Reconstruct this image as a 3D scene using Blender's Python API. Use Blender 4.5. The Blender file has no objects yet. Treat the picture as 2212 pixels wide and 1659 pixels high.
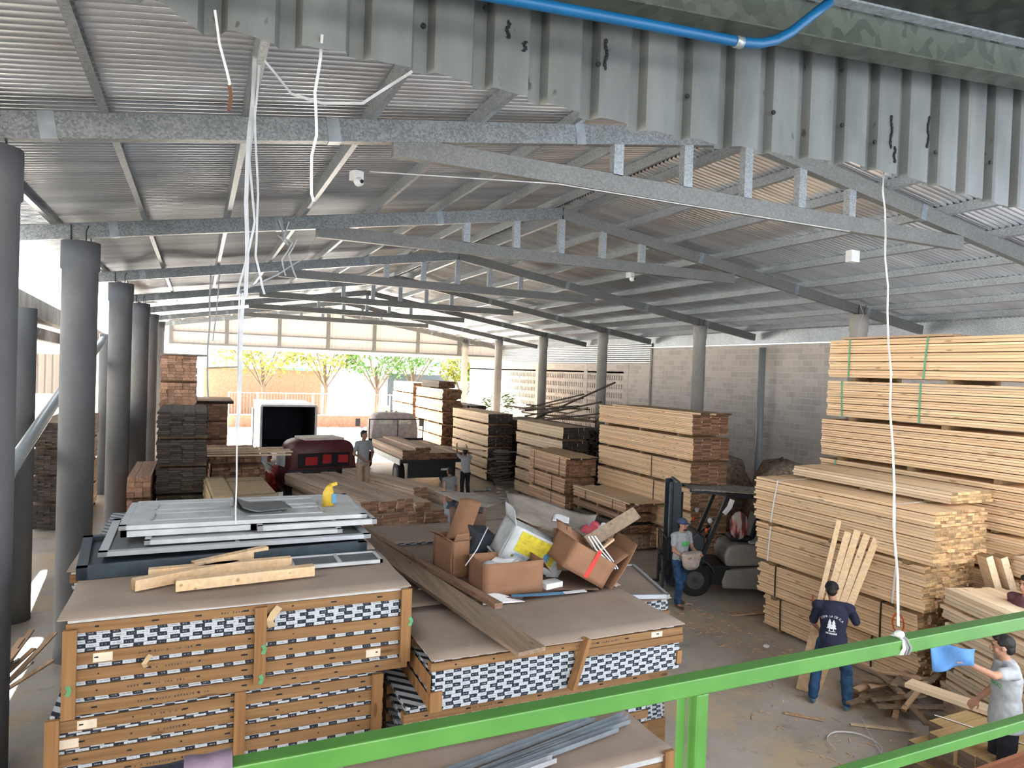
import bpy, bmesh, math, random
from mathutils import Vector, Matrix, noise
from mathutils.bvhtree import BVHTree
random.seed(7)
S = bpy.context.scene
COL = S.collection
# ---------------------------------------------------------------- camera
cam = bpy.data.cameras.new('camera'); camo = bpy.data.objects.new('camera', cam); COL.objects.link(camo)
cam.sensor_width = 36.0; cam.lens = 1497.0/2212*36; cam.clip_end = 400; cam.clip_start = 0.05
Rx = Vector((0.91036, -0.41238, 0.03442)); Dn = Vector((0.02442, -0.02950, -0.99927)); Fw = Vector((0.41310, 0.91053, -0.01678))
m = Matrix.Identity(4)
for i in range(3):
    m[i][0] = Rx[i]; m[i][1] = -Dn[i]; m[i][2] = -Fw[i]
m.translation = (0, 0, 4.5)
camo.matrix_world = m
S.camera = camo
# ---------------------------------------------------------------- view, sky, sun
S.view_settings.view_transform = 'Standard'; S.view_settings.look = 'None'
S.view_settings.gamma = 1; S.view_settings.use_curve_mapping = False
S.view_settings.exposure = 2.2
W = bpy.data.worlds.new('sky'); S.world = W; W.use_nodes = True
bg = W.node_tree.nodes['Background']; bg.inputs[0].default_value = (0.88, 0.94, 1.0, 1); bg.inputs[1].default_value = 1.3
sun = bpy.data.lights.new('sun', 'SUN'); sun.energy = 30.0; sun.angle = 0.02; sun.color = (1, 0.95, 0.86)
suno = bpy.data.objects.new('sun', sun); COL.objects.link(suno)
suno.rotation_euler = Vector((0.05, -0.85, -0.62)).to_track_quat('-Z', 'Y').to_euler()
C_ = S.cycles
C_.max_bounces = 7; C_.diffuse_bounces = 5; C_.glossy_bounces = 2; C_.transmission_bounces = 3; C_.transparent_max_bounces = 6
C_.caustics_reflective = False; C_.caustics_refractive = False; C_.sample_clamp_indirect = 6
# ---------------------------------------------------------------- materials
MATS = {}
class NT:
    def __init__(s, name, rough=0.8, metal=0.0):
        s.m = bpy.data.materials.new(name); s.m.use_nodes = True; s.t = s.m.node_tree
        s.b = s.t.nodes['Principled BSDF']; s.b.inputs['Roughness'].default_value = rough; s.b.inputs['Metallic'].default_value = metal
        s.b.inputs['Specular IOR Level'].default_value = 0.3
        MATS[name] = s.m
    def n(s, typ, **k):
        o = s.t.nodes.new(typ)
        for a, v in k.items():
            if a[0] == 'i' and a[1:].isdigit():
                if hasattr(v, 'is_linked') or hasattr(v, 'links'): s.t.links.new(v, o.inputs[int(a[1:])])
                else: o.inputs[int(a[1:])].default_value = v
            else: setattr(o, a, v)
        return o
    def math(s, op, a, b=0.0, c=0.0):
        return s.n('ShaderNodeMath', operation=op, i0=a, i1=b, i2=c).outputs[0]
    def ramp(s, f, stops):
        r = s.n('ShaderNodeValToRGB', i0=f); e = r.color_ramp.elements
        while len(e) < len(stops): e.new(0.5)
        for x, (p, c) in zip(e, stops): x.position = p; x.color = (*c, 1)
        return r.outputs[0]
    def mix(s, f, a, b, mode='MIX'):
        o = s.n('ShaderNodeMix', data_type='RGBA', blend_type=mode)
        for i, v in ((0, f), (6, a), (7, b)):
            if hasattr(v, 'links'): s.t.links.new(v, o.inputs[i])
            else: o.inputs[i].default_value = v if i == 0 else ((*v, 1) if len(v) == 3 else v)
        return o.outputs[2]
    def coord(s, scale=(1, 1, 1), off=None, kind='Object'):
        c = s.n('ShaderNodeTexCoord').outputs[kind]
        if off is not None:
            c = s.n('ShaderNodeVectorMath', operation='ADD', i0=c, i1=off).outputs[0]
        return s.n('ShaderNodeMapping', i0=c, i3=scale).outputs[0]
    def noise(s, vec, scale, detail=3.0, rough=0.55):
        return s.n('ShaderNodeTexNoise', i0=vec, i2=scale, i3=detail, i4=rough).outputs[0]
    def col(s, v):
        if hasattr(v, 'links'): s.t.links.new(v, s.b.inputs['Base Color'])
        else: s.b.inputs['Base Color'].default_value = (*v, 1)
        return s
    def bump(s, h, st=0.3, d=0.01):
        b = s.n('ShaderNodeBump', i2=h) if False else s.t.nodes.new('ShaderNodeBump')
        b.inputs['Strength'].default_value = st; b.inputs['Distance'].default_value = d
        s.t.links.new(h, b.inputs['Height']); s.t.links.new(b.outputs[0], s.b.inputs['Normal']); return s
def plain(name, c, rough=0.8, metal=0.0, var=0.12, scale=6.0):
    t = NT(name, rough, metal)
    f = t.noise(t.coord(), scale)
    d = tuple(x*(1-var*2) for x in c); l = tuple(min(1, x*(1+var*1.2)) for x in c)
    t.col(t.ramp(f, [(0.3, d), (0.7, l)])); return t.m
def wood(name, lo, hi, stain=(0.35, 0.30, 0.24), sv=0.35, axis='y', dark=0.55, knots=True):
    """sawn boards: grain along the axis, a tint per board, knots and blue-grey stain"""
    t = NT(name, 0.75)
    isl = t.n('ShaderNodeNewGeometry').outputs['Random Per Island']
    off = t.math('MULTIPLY', isl, 37.0)
    offv = t.n('ShaderNodeCombineXYZ', i0=off, i1=t.math('MULTIPLY', isl, 91.0), i2=off).outputs[0]
    sc = {'y': (26, 0.9, 26), 'x': (0.9, 26, 26), 'z': (26, 26, 0.9)}[axis]
    f = t.noise(t.coord(sc, offv), 1.0, 3.0)
    c = t.ramp(f, [(0.3, lo), (0.68, hi)])
    sc2 = {'y': (5, 0.5, 5), 'x': (0.5, 5, 5), 'z': (5, 5, 0.5)}[axis]
    st = t.noise(t.coord(sc2, offv), 1.0, 2.0)
    sf = t.math('MULTIPLY', t.n('ShaderNodeMapRange', i0=st, i1=0.52, i2=0.72).outputs[0], sv)
    c = t.mix(sf, c, stain)
    if knots:
        sk = {'y': (9, 2.2, 9), 'x': (2.2, 9, 9), 'z': (9, 9, 2.2)}[axis]
        v = t.n('ShaderNodeTexVoronoi', i0=t.coord(sk, offv), i2=1.0).outputs[0]
        kf = t.n('ShaderNodeMapRange', i0=v, i1=0.17, i2=0.10).outputs[0]
        c = t.mix(t.math('MULTIPLY', kf, 0.7), c, tuple(x*0.35 for x in lo))
    r2 = t.math('FRACT', t.math('MULTIPLY', isl, 17.31))
    br = t.n('ShaderNodeMapRange', i0=r2, i1=0.0, i2=1.0, i3=dark, i4=1.05).outputs[0]
    g = t.n('ShaderNodeCombineColor', i0=br, i1=br, i2=br).outputs[0]
    t.col(t.mix(1.0, c, g, 'MULTIPLY')); return t.m
wood('pine', (0.78, 0.50, 0.28), (0.96, 0.70, 0.44), (0.54, 0.46, 0.36), 0.4, dark=0.78)
wood('pine_end', (0.42, 0.25, 0.11), (0.68, 0.45, 0.23), (0.25, 0.16, 0.09), 0.5, dark=0.35)
wood('pine_pale', (0.78, 0.55, 0.35), (0.95, 0.76, 0.53), (0.52, 0.46, 0.38), 0.45, dark=0.75)
wood('pine_warm', (0.72, 0.43, 0.25), (0.92, 0.64, 0.42), (0.45, 0.30, 0.2), 0.35)
wood('red_wood', (0.30, 0.165, 0.105), (0.52, 0.32, 0.22), (0.3, 0.15, 0.09), 0.4)
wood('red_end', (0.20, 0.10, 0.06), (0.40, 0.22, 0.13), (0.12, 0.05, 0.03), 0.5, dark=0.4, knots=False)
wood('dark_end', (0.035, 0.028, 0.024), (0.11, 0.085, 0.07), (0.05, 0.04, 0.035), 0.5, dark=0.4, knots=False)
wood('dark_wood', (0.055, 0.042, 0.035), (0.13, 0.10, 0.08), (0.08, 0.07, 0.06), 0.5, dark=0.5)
wood('grey_wood', (0.26, 0.22, 0.18), (0.46, 0.41, 0.35), (0.2, 0.19, 0.18), 0.5, dark=0.5)
wood('dusty_plank', (0.22, 0.15, 0.10), (0.33, 0.24, 0.17), (0.2, 0.17, 0.14), 0.6, dark=0.8)
wood('rail_wood', (0.22, 0.112, 0.045), (0.33, 0.185, 0.082), (0.24, 0.13, 0.06), 0.4, axis='x', dark=0.7)
wood('batten_wood', (0.23, 0.11, 0.042), (0.34, 0.18, 0.072), (0.33, 0.17, 0.07), 0.4, axis='z', dark=0.75)
wood('timber', (0.46, 0.29, 0.12), (0.66, 0.46, 0.23), (0.4, 0.28, 0.13), 0.3, dark=0.8)
wood('timber_end', (0.20, 0.13, 0.09), (0.42, 0.31, 0.24), (0.1, 0.07, 0.05), 0.5, dark=0.5, knots=False)
wood('mahogany', (0.22, 0.07, 0.03), (0.36, 0.14, 0.07), (0.15, 0.05, 0.03), 0.4, dark=0.7)
wood('load_wood', (0.62, 0.44, 0.32), (0.86, 0.68, 0.54), (0.5, 0.35, 0.28), 0.3)
wood('timber_x', (0.46, 0.29, 0.12), (0.66, 0.46, 0.23), (0.4, 0.28, 0.13), 0.3, axis='x', dark=0.8)
wood('mahogany_x', (0.22, 0.07, 0.03), (0.36, 0.14, 0.07), (0.15, 0.05, 0.03), 0.4, axis='x', dark=0.7)
plain('fibreboard', (0.46, 0.34, 0.20), 0.8, var=0.06)
plain('cardboard', (0.25, 0.13, 0.075), 0.9, var=0.08, scale=3)
plain('cardboard_dark', (0.13, 0.08, 0.06), 0.9, var=0.15, scale=3)
plain('cardboard_grey', (0.29, 0.25, 0.215), 0.9, var=0.15, scale=4)
plain('paper', (0.78, 0.78, 0.80), 0.8, var=0.05)
plain('grey_paper', (0.45, 0.46, 0.47), 0.8, var=0.12)
plain('yellow_print', (0.50, 0.42, 0.03), 0.6, var=0.15, scale=18)
plain('yellow_paint', (0.62, 0.42, 0.05), 0.6)
plain('blue_print', (0.10, 0.28, 0.48), 0.6)
plain('black_plastic', (0.015, 0.016, 0.02), 0.45)
plain('dark_steel', (0.035, 0.04, 0.05), 0.5)
plain('near_black', (0.008, 0.01, 0.014), 0.7)
plain('grey_shell', (0.30, 0.29, 0.275), 0.45, var=0.04)
plain('rubber', (0.018, 0.017, 0.017), 0.85)
plain('rim', (0.07, 0.07, 0.07), 0.6)
plain('white_strap', (0.78, 0.78, 0.80), 0.5, var=0.06)
plain('white_tape', (0.50, 0.52, 0.55), 0.5, var=0.08)
plain('green_strap', (0.10, 0.36, 0.20), 0.5)
plain('black_strap', (0.03, 0.025, 0.02), 0.6)
plain('orange_mark', (0.72, 0.10, 0.03), 0.7)
plain('red_mark', (0.55, 0.05, 0.04), 0.7)
plain('green_mark', (0.02, 0.22, 0.06), 0.7)
plain('skin', (0.42, 0.22, 0.145), 0.6, var=0.06)
plain('skin_dark', (0.25, 0.13, 0.085), 0.6, var=0.06)
plain('hair', (0.014, 0.011, 0.010), 0.6)
plain('grey_shirt', (0.36, 0.37, 0.39), 0.9, var=0.06, scale=14)
plain('dim_shirt', (0.22, 0.23, 0.25), 0.9, var=0.06, scale=14)
plain('navy_shirt', (0.022, 0.024, 0.05), 0.9, var=0.15)
plain('jeans', (0.028, 0.075, 0.16), 0.9, var=0.3, scale=9)
plain('black_trousers', (0.015, 0.016, 0.022), 0.9)
plain('tan_trousers', (0.30, 0.22, 0.16), 0.9)
plain('navy_cap', (0.06, 0.08, 0.15), 0.8)
plain('black_cap', (0.010, 0.011, 0.018), 0.8)
plain('brown_shoe', (0.10, 0.045, 0.025), 0.6)
plain('blue_shoe', (0.10, 0.20, 0.27), 0.7)
plain('white_paint', (0.50, 0.51, 0.53), 0.5, var=0.1, scale=4)
plain('screen_mesh', (0.13, 0.135, 0.14), 0.7)
plain('dark_frame', (0.03, 0.045, 0.06), 0.5)
plain('galv', (0.30, 0.34, 0.38), 0.35, 0.5, var=0.1)
plain('aluminium', (0.44, 0.46, 0.49), 0.35, 0.4, var=0.05)
plain('blue_pvc', (0.004, 0.085, 0.22), 0.35, var=0.05)
plain('pvc_grey', (0.26, 0.29, 0.31), 0.35, var=0.05)
plain('cord_grey', (0.55, 0.56, 0.58), 0.6)
plain('cable_dark', (0.05, 0.05, 0.06), 0.6)
plain('red_paint', (0.36, 0.015, 0.02), 0.35, var=0.05)
plain('dark_red', (0.09, 0.02, 0.025), 0.4)
plain('cream_paint', (0.60, 0.52, 0.50), 0.5)
plain('window_painted_glow', (0.95, 0.97, 0.75), 0.3)  # pale pane colour stands in for daylight seen through the cab
plain('truck_black', (0.02, 0.022, 0.028), 0.5)
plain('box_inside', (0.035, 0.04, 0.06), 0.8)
plain('bag_cloth', (0.42, 0.35, 0.31), 0.9, var=0.1)
plain('husk', (0.30, 0.24, 0.19), 1.0, var=0.3, scale=9)
plain('leaf', (0.07, 0.15, 0.025), 0.7, var=0.3, scale=1.2)
plain('leaf_yellow', (0.20, 0.21, 0.035), 0.7, var=0.3, scale=1.2)
plain('bark', (0.10, 0.07, 0.05), 0.9)
plain('house_wall', (0.22, 0.12, 0.08), 0.9)
plain('shed_green', (0.10, 0.28, 0.20), 0.7)
plain('gate_grey', (0.05, 0.06, 0.075), 0.7)
plain('pink_bag', (0.55, 0.09, 0.12), 0.5)
plain('denim_dark', (0.022, 0.028, 0.055), 0.95, var=0.3, scale=30)
plain('mauve_cloth', (0.17, 0.13, 0.19), 0.95, var=0.25, scale=14)
plain('shirt_green', (0.10, 0.42, 0.14), 0.8)
plain('dark_red_cloth', (0.12, 0.05, 0.06), 0.9)
plain('blue_cloth', (0.10, 0.24, 0.50), 0.9, var=0.1)
def mk_green():
    t = NT('green_paint', 0.38); t.b.inputs['Specular IOR Level'].default_value = 0.5
    f = t.noise(t.coord((1, 1, 1)), 9.0)
    t.col(t.ramp(f, [(0.3, (0.045, 0.165, 0.025)), (0.7, (0.065, 0.205, 0.035))]))
mk_green()
def mk_galv_spangle(name, a, b, rough=0.42, metal=0.55, sc=55.0, drip=True):
    t = NT(name, rough, metal)
    v = t.n('ShaderNodeTexVoronoi', i0=t.coord(), i2=sc).outputs['Color']
    s1 = t.n('ShaderNodeSeparateColor', i0=v).outputs[0]
    g = t.noise(t.coord((1, 1, 1)), 2.0)
    c = t.ramp(t.math('ADD', t.math('MULTIPLY', s1, 0.5), t.math('MULTIPLY', g, 0.5)), [(0.25, a), (0.8, b)])
    t.col(c)
mk_galv_spangle('steel_beam', (0.15, 0.165, 0.175), (0.29, 0.31, 0.33))
mk_galv_spangle('steel_grey', (0.15, 0.155, 0.155), (0.22, 0.225, 0.225), 0.5, 0.3)
mk_galv_spangle('purlin_steel', (0.26, 0.29, 0.32), (0.42, 0.46, 0.50), 0.4, 0.5)
mk_galv_spangle('olive_beam', (0.060, 0.072, 0.062), (0.11, 0.125, 0.105), 0.4, 0.4, 20)
def mk_roof():
    t = NT('roof_sheet', 0.30, 0.85)
    f = t.noise(t.coord((0.25, 3.0, 0.25)), 1.0, 4.0)
    g = t.noise(t.coord((0.5, 0.8, 0.5)), 1.0, 4.0)
    c = t.ramp(f, [(0.3, (0.50, 0.55, 0.62)), (0.65, (0.76, 0.81, 0.88))])
    rf = t.n('ShaderNodeMapRange', i0=g, i1=0.55, i2=0.75, i4=0.4).outputs[0]
    t.col(t.mix(rf, c, (0.40, 0.30, 0.25)))
mk_roof()
def mk_fascia():
    t = NT('fascia_sheet', 0.5, 0.25)
    f = t.noise(t.coord((6, 6, 2.0)), 1.0, 5.0)
    c = t.ramp(f, [(0.3, (0.095, 0.105, 0.108)), (0.7, (0.165, 0.18, 0.185))])
    g = t.noise(t.coord((22, 22, 11)), 1.0, 3.0)
    sf = t.n('ShaderNodeMapRange', i0=g, i1=0.68, i2=0.74, i4=0.85).outputs[0]
    t.col(t.mix(sf, c, (0.05, 0.045, 0.04)))
mk_fascia()
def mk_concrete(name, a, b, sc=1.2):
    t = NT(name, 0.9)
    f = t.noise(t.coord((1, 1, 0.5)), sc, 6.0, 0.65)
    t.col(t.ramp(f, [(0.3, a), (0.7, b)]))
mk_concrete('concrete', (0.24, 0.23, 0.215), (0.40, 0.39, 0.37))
mk_concrete('concrete_backlit', (0.085, 0.09, 0.10), (0.15, 0.155, 0.165))  # darker copy of the concrete, backlit shade of the left columns in its colour
mk_concrete('concrete_old', (0.20, 0.19, 0.17), (0.42, 0.40, 0.37), 3.0)
def mk_floor():
    t = NT('yard_floor', 0.5); t.b.inputs['Specular IOR Level'].default_value = 0.5
    f = t.noise(t.coord(), 0.9, 6.0, 0.6)
    c = t.ramp(f, [(0.3, (0.32, 0.28, 0.24)), (0.7, (0.50, 0.45, 0.40))])
    g = t.noise(t.coord((1, 1, 1)), 0.55, 5.0, 0.75)
    c = t.mix(t.n('ShaderNodeMapRange', i0=g, i1=0.50, i2=0.62, i4=0.75).outputs[0], c, (0.55, 0.41, 0.25))
    h = t.noise(t.coord((1, 3.5, 1)), 7.0, 4.0, 0.7)
    c = t.mix(t.n('ShaderNodeMapRange', i0=h, i1=0.57, i2=0.70, i4=0.55).outputs[0], c, (0.66, 0.52, 0.35))
    k = t.noise(t.coord((1, 1, 1)), 2.6, 4.0, 0.6)
    c = t.mix(t.n('ShaderNodeMapRange', i0=k, i1=0.60, i2=0.70, i4=0.4).outputs[0], c, (0.17, 0.155, 0.14))
    t.col(c)
mk_floor()
plain('outside_ground', (0.62, 0.58, 0.52), 0.9, var=0.1, scale=0.4)
def mk_blocks(name, axis_x=False):
    t = NT(name, 0.95)
    co = t.n('ShaderNodeTexCoord').outputs['Object']
    sp = t.n('ShaderNodeSeparateXYZ', i0=co)
    v = t.n('ShaderNodeCombineXYZ', i0=sp.outputs[1], i1=sp.outputs[2]).outputs[0]
    b = t.n('ShaderNodeTexBrick', offset=0.5, i0=v, i1=(0.60, 0.55, 0.52, 1), i2=(0.45, 0.415, 0.395, 1), i3=(0.66, 0.63, 0.60, 1), i4=1.0, i5=0.008, i7=0.0, i8=0.4, i9=0.2)
    f = t.noise(t.coord((1, 7.0, 0.7)), 1.0, 4.0)
    c = t.mix(t.n('ShaderNodeMapRange', i0=f, i1=0.4, i2=0.7, i4=0.6).outputs[0], b.outputs[0], (0.62, 0.55, 0.51))
    t.col(c)
mk_blocks('block_wall')
def mk_edges():
    """edge tape of stacked drywall: one row per sheet, white and black cells with a line of small print"""
    t = NT('sheet_edges', 0.7)
    co = t.n('ShaderNodeTexCoord').outputs['Object']
    sp = t.n('ShaderNodeSeparateXYZ', i0=co)
    u = t.math('ADD', sp.outputs[0], sp.outputs[1])
    zr = t.math('DIVIDE', sp.outputs[2], 0.029)
    row = t.math('FLOOR', zr)
    rn = t.n('ShaderNodeTexWhiteNoise', noise_dimensions='1D', i1=row).outputs[0]
    uu = t.math('ADD', t.math('DIVIDE', u, 0.150), t.math('ADD', t.math('MULTIPLY', row, 0.5), t.math('MULTIPLY', rn, 0.22)))
    fu = t.math('FRACT', uu)
    blk = t.math('GREATER_THAN', fu, 0.56)
    fz = t.math('FRACT', zr)
    line = t.math('LESS_THAN', t.math('ABSOLUTE', t.math('SUBTRACT', fz, 0.5)), 0.13)
    tx = t.math('GREATER_THAN', t.noise(t.coord((160, 160, 1)), 1.0, 0.0), 0.5)
    fc = t.math('FRACT', t.math('MULTIPLY', fu, 1.0))
    mid = t.math('LESS_THAN', t.math('ABSOLUTE', t.math('SUBTRACT', fc, 0.30)), 0.17)
    mid2 = t.math('LESS_THAN', t.math('ABSOLUTE', t.math('SUBTRACT', fc, 0.78)), 0.13)
    ink = t.math('MULTIPLY', t.math('MULTIPLY', line, tx), t.math('MAXIMUM', mid, mid2))
    val = t.math('ABSOLUTE', t.math('SUBTRACT', blk, t.math('MULTIPLY', ink, 0.5)))
    seam = t.math('LESS_THAN', fz, 0.12)
    c = t.mix(val, (0.42, 0.45, 0.49), (0.010, 0.014, 0.025))
    c = t.mix(t.math('MULTIPLY', seam, 0.55), c, (0.08, 0.09, 0.10))
    t.col(c)
mk_edges()
def mk_board_top():
    t = NT('brown_sheet', 0.85)
    f = t.noise(t.coord(), 1.1, 5.0, 0.6)
    c = t.ramp(f, [(0.3, (0.24, 0.18, 0.145)), (0.7, (0.34, 0.27, 0.225))])
    g = t.noise(t.coord((1, 1, 1)), 9.0, 5.0, 0.75)
    t.col(t.mix(t.n('ShaderNodeMapRange', i0=g, i1=0.6, i2=0.75, i4=0.5).outputs[0], c, (0.36, 0.31, 0.26)))
mk_board_top()
plain('glass_dark', (0.02, 0.02, 0.025), 0.1)
plain('glass_pale', (0.55, 0.62, 0.66), 0.1)
gl = NT('glass', 0.05); gl.b.inputs['Transmission Weight'].default_value = 1.0; gl.b.inputs['Base Color'].default_value = (0.9, 0.95, 0.95, 1)
cw = NT('clear_wrap', 0.25); cw.b.inputs['Transmission Weight'].default_value = 0.85; cw.b.inputs['Base Color'].default_value = (0.9, 0.9, 0.9, 1)
# ---------------------------------------------------------------- mesh helpers
def V(*a): return Vector(a)
class MB:
    def __init__(s): s.v = []; s.f = []; s.mi = []; s.sm = []
    def quad_box(s, P8, mi=0, ends=None):
        b = len(s.v); s.v += [tuple(p) for p in P8]
        F = [(0, 3, 2, 1), (4, 5, 6, 7), (0, 1, 5, 4), (2, 3, 7, 6), (1, 2, 6, 5), (3, 0, 4, 7)]   # bottom top -y +y +x -x
        for i, f in enumerate(F):
            s.f.append(tuple(b+k for k in f)); s.mi.append(ends[1] if ends and i in ends[0] else mi); s.sm.append(False)
    def box(s, x0, x1, y0, y1, z0, z1, mi=0, M=None, ends=None):
        P8 = [V(x0, y0, z0), V(x1, y0, z0), V(x1, y1, z0), V(x0, y1, z0), V(x0, y0, z1), V(x1, y0, z1), V(x1, y1, z1), V(x0, y1, z1)]
        if M is not None: P8 = [M @ p for p in P8]
        s.quad_box(P8, mi, ends); return s
    def bar(s, a, b, w, h, up=(0, 0, 1), mi=0, ends=None):
        """box bar from a to b, w across, h along up"""
        a = Vector(a); b = Vector(b); d = (b-a).normalized(); u = Vector(up)
        x = d.cross(u)
        if x.length < 1e-4: x = d.cross(V(1, 0, 0))
        x.normalize(); u = x.cross(d).normalized()
        P8 = []
        for sz in (-1, 1):
            for (sx, e) in ((-1, a), (1, a), (1, b), (-1, b)):
                P8.append(e + x*(sx*w/2) + u*(sz*h/2))
        s.quad_box(P8, mi, ends); return s
    def loft(s, pts, rad, lat=None, n=12, mi=0, smooth=True, cap=True):
        pts = [Vector(p) for p in pts]; N = len(pts); b0 = len(s.v)
        rad = [(r, r) if not isinstance(r, tuple) else r for r in rad]
        prevx = None
        for i, p in enumerate(pts):
            t = (pts[min(i+1, N-1)] - pts[max(i-1, 0)])
            t = t.normalized() if t.length > 1e-9 else V(0, 0, 1)
            l = Vector(lat) if lat is not None else (prevx if prevx is not None else (V(0, 0, 1) if abs(t.z) < 0.9 else V(1, 0, 0)))
            x = l - t*l.dot(t)
            if x.length < 1e-5: x = t.orthogonal()
            x.normalize(); prevx = x; y = t.cross(x)
            for k in range(n):
                a = 2*math.pi*k/n
                s.v.append(tuple(p + x*math.cos(a)*rad[i][0] + y*math.sin(a)*rad[i][1]))
        for i in range(N-1):
            for k in range(n):
                q = (k+1) % n
                s.f.append((b0+i*n+k, b0+i*n+q, b0+(i+1)*n+q, b0+(i+1)*n+k)); s.mi.append(mi); s.sm.append(smooth)
        if cap:
            s.f.append(tuple(b0+k for k in range(n))[::-1]); s.mi.append(mi); s.sm.append(False)
            s.f.append(tuple(b0+(N-1)*n+k for k in range(n))); s.mi.append(mi); s.sm.append(False)
        return s
    def tube(s, pts, r, n=8, mi=0): return s.loft(pts, [r]*len(pts), n=n, mi=mi)
    def caps(s, a, b, ra, rb, n=12, lat=None, fl=1.0):
        """tapered capsule"""
        a = Vector(a); b = Vector(b); d = (b-a).normalized(); P = []; R = []
        for k in range(5):
            q = math.pi/2*(k/4); P.append(a - d*ra*math.cos(q)); R.append(max(ra*math.sin(q), 1e-4))
        for k in range(5):
            q = math.pi/2*(k/4); P.append(b + d*rb*math.sin(q)); R.append(max(rb*math.cos(q), 1e-4))
        return s.loft(P, [(r, r*fl) for r in R], lat=lat, n=n)
    def ell(s, c, r, M=None, n=14, mi=0):
        c = Vector(c); b0 = len(s.v); m_ = n//2
        for i in range(1, m_):
            th = math.pi*i/m_
            for k in range(n):
                ph = 2*math.pi*k/n
                p = V(r[0]*math.sin(th)*math.cos(ph), r[1]*math.sin(th)*math.sin(ph), r[2]*math.cos(th))
                if M is not None: p = M @ p
                s.v.append(tuple(c+p))
        top = len(s.v); 
        for sg in (1, -1):
            p = V(0, 0, sg*r[2]); p = M @ p if M is not None else p; s.v.append(tuple(c+p))
        for i in range(m_-2):
            for k in range(n):
                q = (k+1) % n
                s.f.append((b0+i*n+k, b0+(i+1)*n+k, b0+(i+1)*n+q, b0+i*n+q)); s.mi.append(mi); s.sm.append(True)
        for k in range(n):
            q = (k+1) % n
            s.f.append((top, b0+k, b0+q)); s.mi.append(mi); s.sm.append(True)
            s.f.append((top+1, b0+(m_-2)*n+q, b0+(m_-2)*n+k)); s.mi.append(mi); s.sm.append(True)
        return s
    def cyl(s, a, b, r, n=20, mi=0, r2=None): return s.loft([a, b], [r, r if r2 is None else r2], n=n, mi=mi)
    def ribbon(s, pts, w, th=0.002, side=(1, 0, 0), mi=0):
        """flat strap with thickness along pts"""
        pts = [Vector(p) for p in pts]; sd = Vector(side).normalized(); b0 = len(s.v)
        for i, p in enumerate(pts):
            t = (pts[min(i+1, len(pts)-1)]-pts[max(i-1, 0)]).normalized()
            x = sd - t*sd.dot(t); x.normalize(); y = t.cross(x)
            for (a, c) in ((-1, -1), (1, -1), (1, 1), (-1, 1)): s.v.append(tuple(p + x*a*w/2 + y*c*th/2))
        for i in range(len(pts)-1):
            for k in range(4):
                q = (k+1) % 4
                s.f.append((b0+i*4+k, b0+i*4+q, b0+i*4+4+q, b0+i*4+4+k)); s.mi.append(mi); s.sm.append(False)
        s.f.append((b0+3, b0+2, b0+1, b0)); s.mi.append(mi); s.sm.append(False)
        e = b0+4*(len(pts)-1); s.f.append((e, e+1, e+2, e+3)); s.mi.append(mi); s.sm.append(False)
        return s
    def sheet(s, P, th, nx=8, ny=8, fn=None, mi=0):
        """thick bent sheet: P 4 corners (ccw seen from the top), fn(u,v)->dz"""
        P = [Vector(p) for p in P]; n = (P[1]-P[0]).cross(P[3]-P[0]).normalized(); b0 = len(s.v)
        for sgn in (1, 0):
            for j in range(ny+1):
                for i in range(nx+1):
                    u = i/nx; v = j/ny
                    p = (P[0]*(1-u)+P[1]*u)*(1-v) + (P[3]*(1-u)+P[2]*u)*v
                    p = p + n*((fn(u, v) if fn else 0) + th*sgn); s.v.append(tuple(p))
        o = (nx+1)*(ny+1); w = nx+1
        def F(f, sm=True): s.f.append(f); s.mi.append(mi); s.sm.append(sm)
        for j in range(ny):
            for i in range(nx):
                a = b0+j*w+i; F((a, a+1, a+w+1, a+w)); a += o; F((a, a+w, a+w+1, a+1))
        for i in range(nx):
            a = b0+i; F((a, a+o, a+o+1, a+1), False); a = b0+ny*w+i; F((a, a+1, a+1+o, a+o), False)
        for j in range(ny):
            a = b0+j*w; F((a, a+w, a+w+o, a+o), False); a = b0+j*w+nx; F((a, a+o, a+o+w, a+w), False)
        return s
    def mesh(s, name, mats):
        me = bpy.data.meshes.new(name); me.from_pydata(s.v, [], s.f)
        for x in mats: me.materials.append(MATS[x])
        me.polygons.foreach_set('material_index', s.mi); me.polygons.foreach_set('use_smooth', s.sm); me.update(); return me
    def build(s, name, mats, parent=None, loc=None, rot=None, M=None):
        if isinstance(mats, str): mats = [mats]
        o = bpy.data.objects.new(name, s.mesh(name, mats)); COL.objects.link(o)
        if parent is not None: o.parent = parent
        if M is not None: o.matrix_local = M
        if loc is not None: o.location = loc
        if rot is not None: o.rotation_euler = rot
        return o
def tag(o, label=None, cat=None, group=None, kind=None):
    if label: o['label'] = label
    if cat: o['category'] = cat
    if group: o['group'] = group
    if kind: o['kind'] = kind
    return o
def empty(name, loc=(0, 0, 0), rz=0.0, label=None, cat=None, group=None, rot=None):
    o = bpy.data.objects.new(name, None); COL.objects.link(o); o.location = loc
    o.rotation_euler = rot if rot else (0, 0, rz); o.empty_display_size = 0.2
    return tag(o, label, cat, group)
def struct(name, mb, mats): return tag(mb.build(name, mats), kind='structure')
def kidcopy(o, parent):
    c = o.copy(); COL.objects.link(c); c.parent = parent
    for k in o.children: kidcopy(k, c)
    return c
def rr(a, b): return random.uniform(a, b)
ORD = ['topmost', 'second from the top', 'third from the top', 'fourth from the top', 'fifth from the top', 'sixth from the top', 'seventh from the top', 'eighth from the top']
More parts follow.
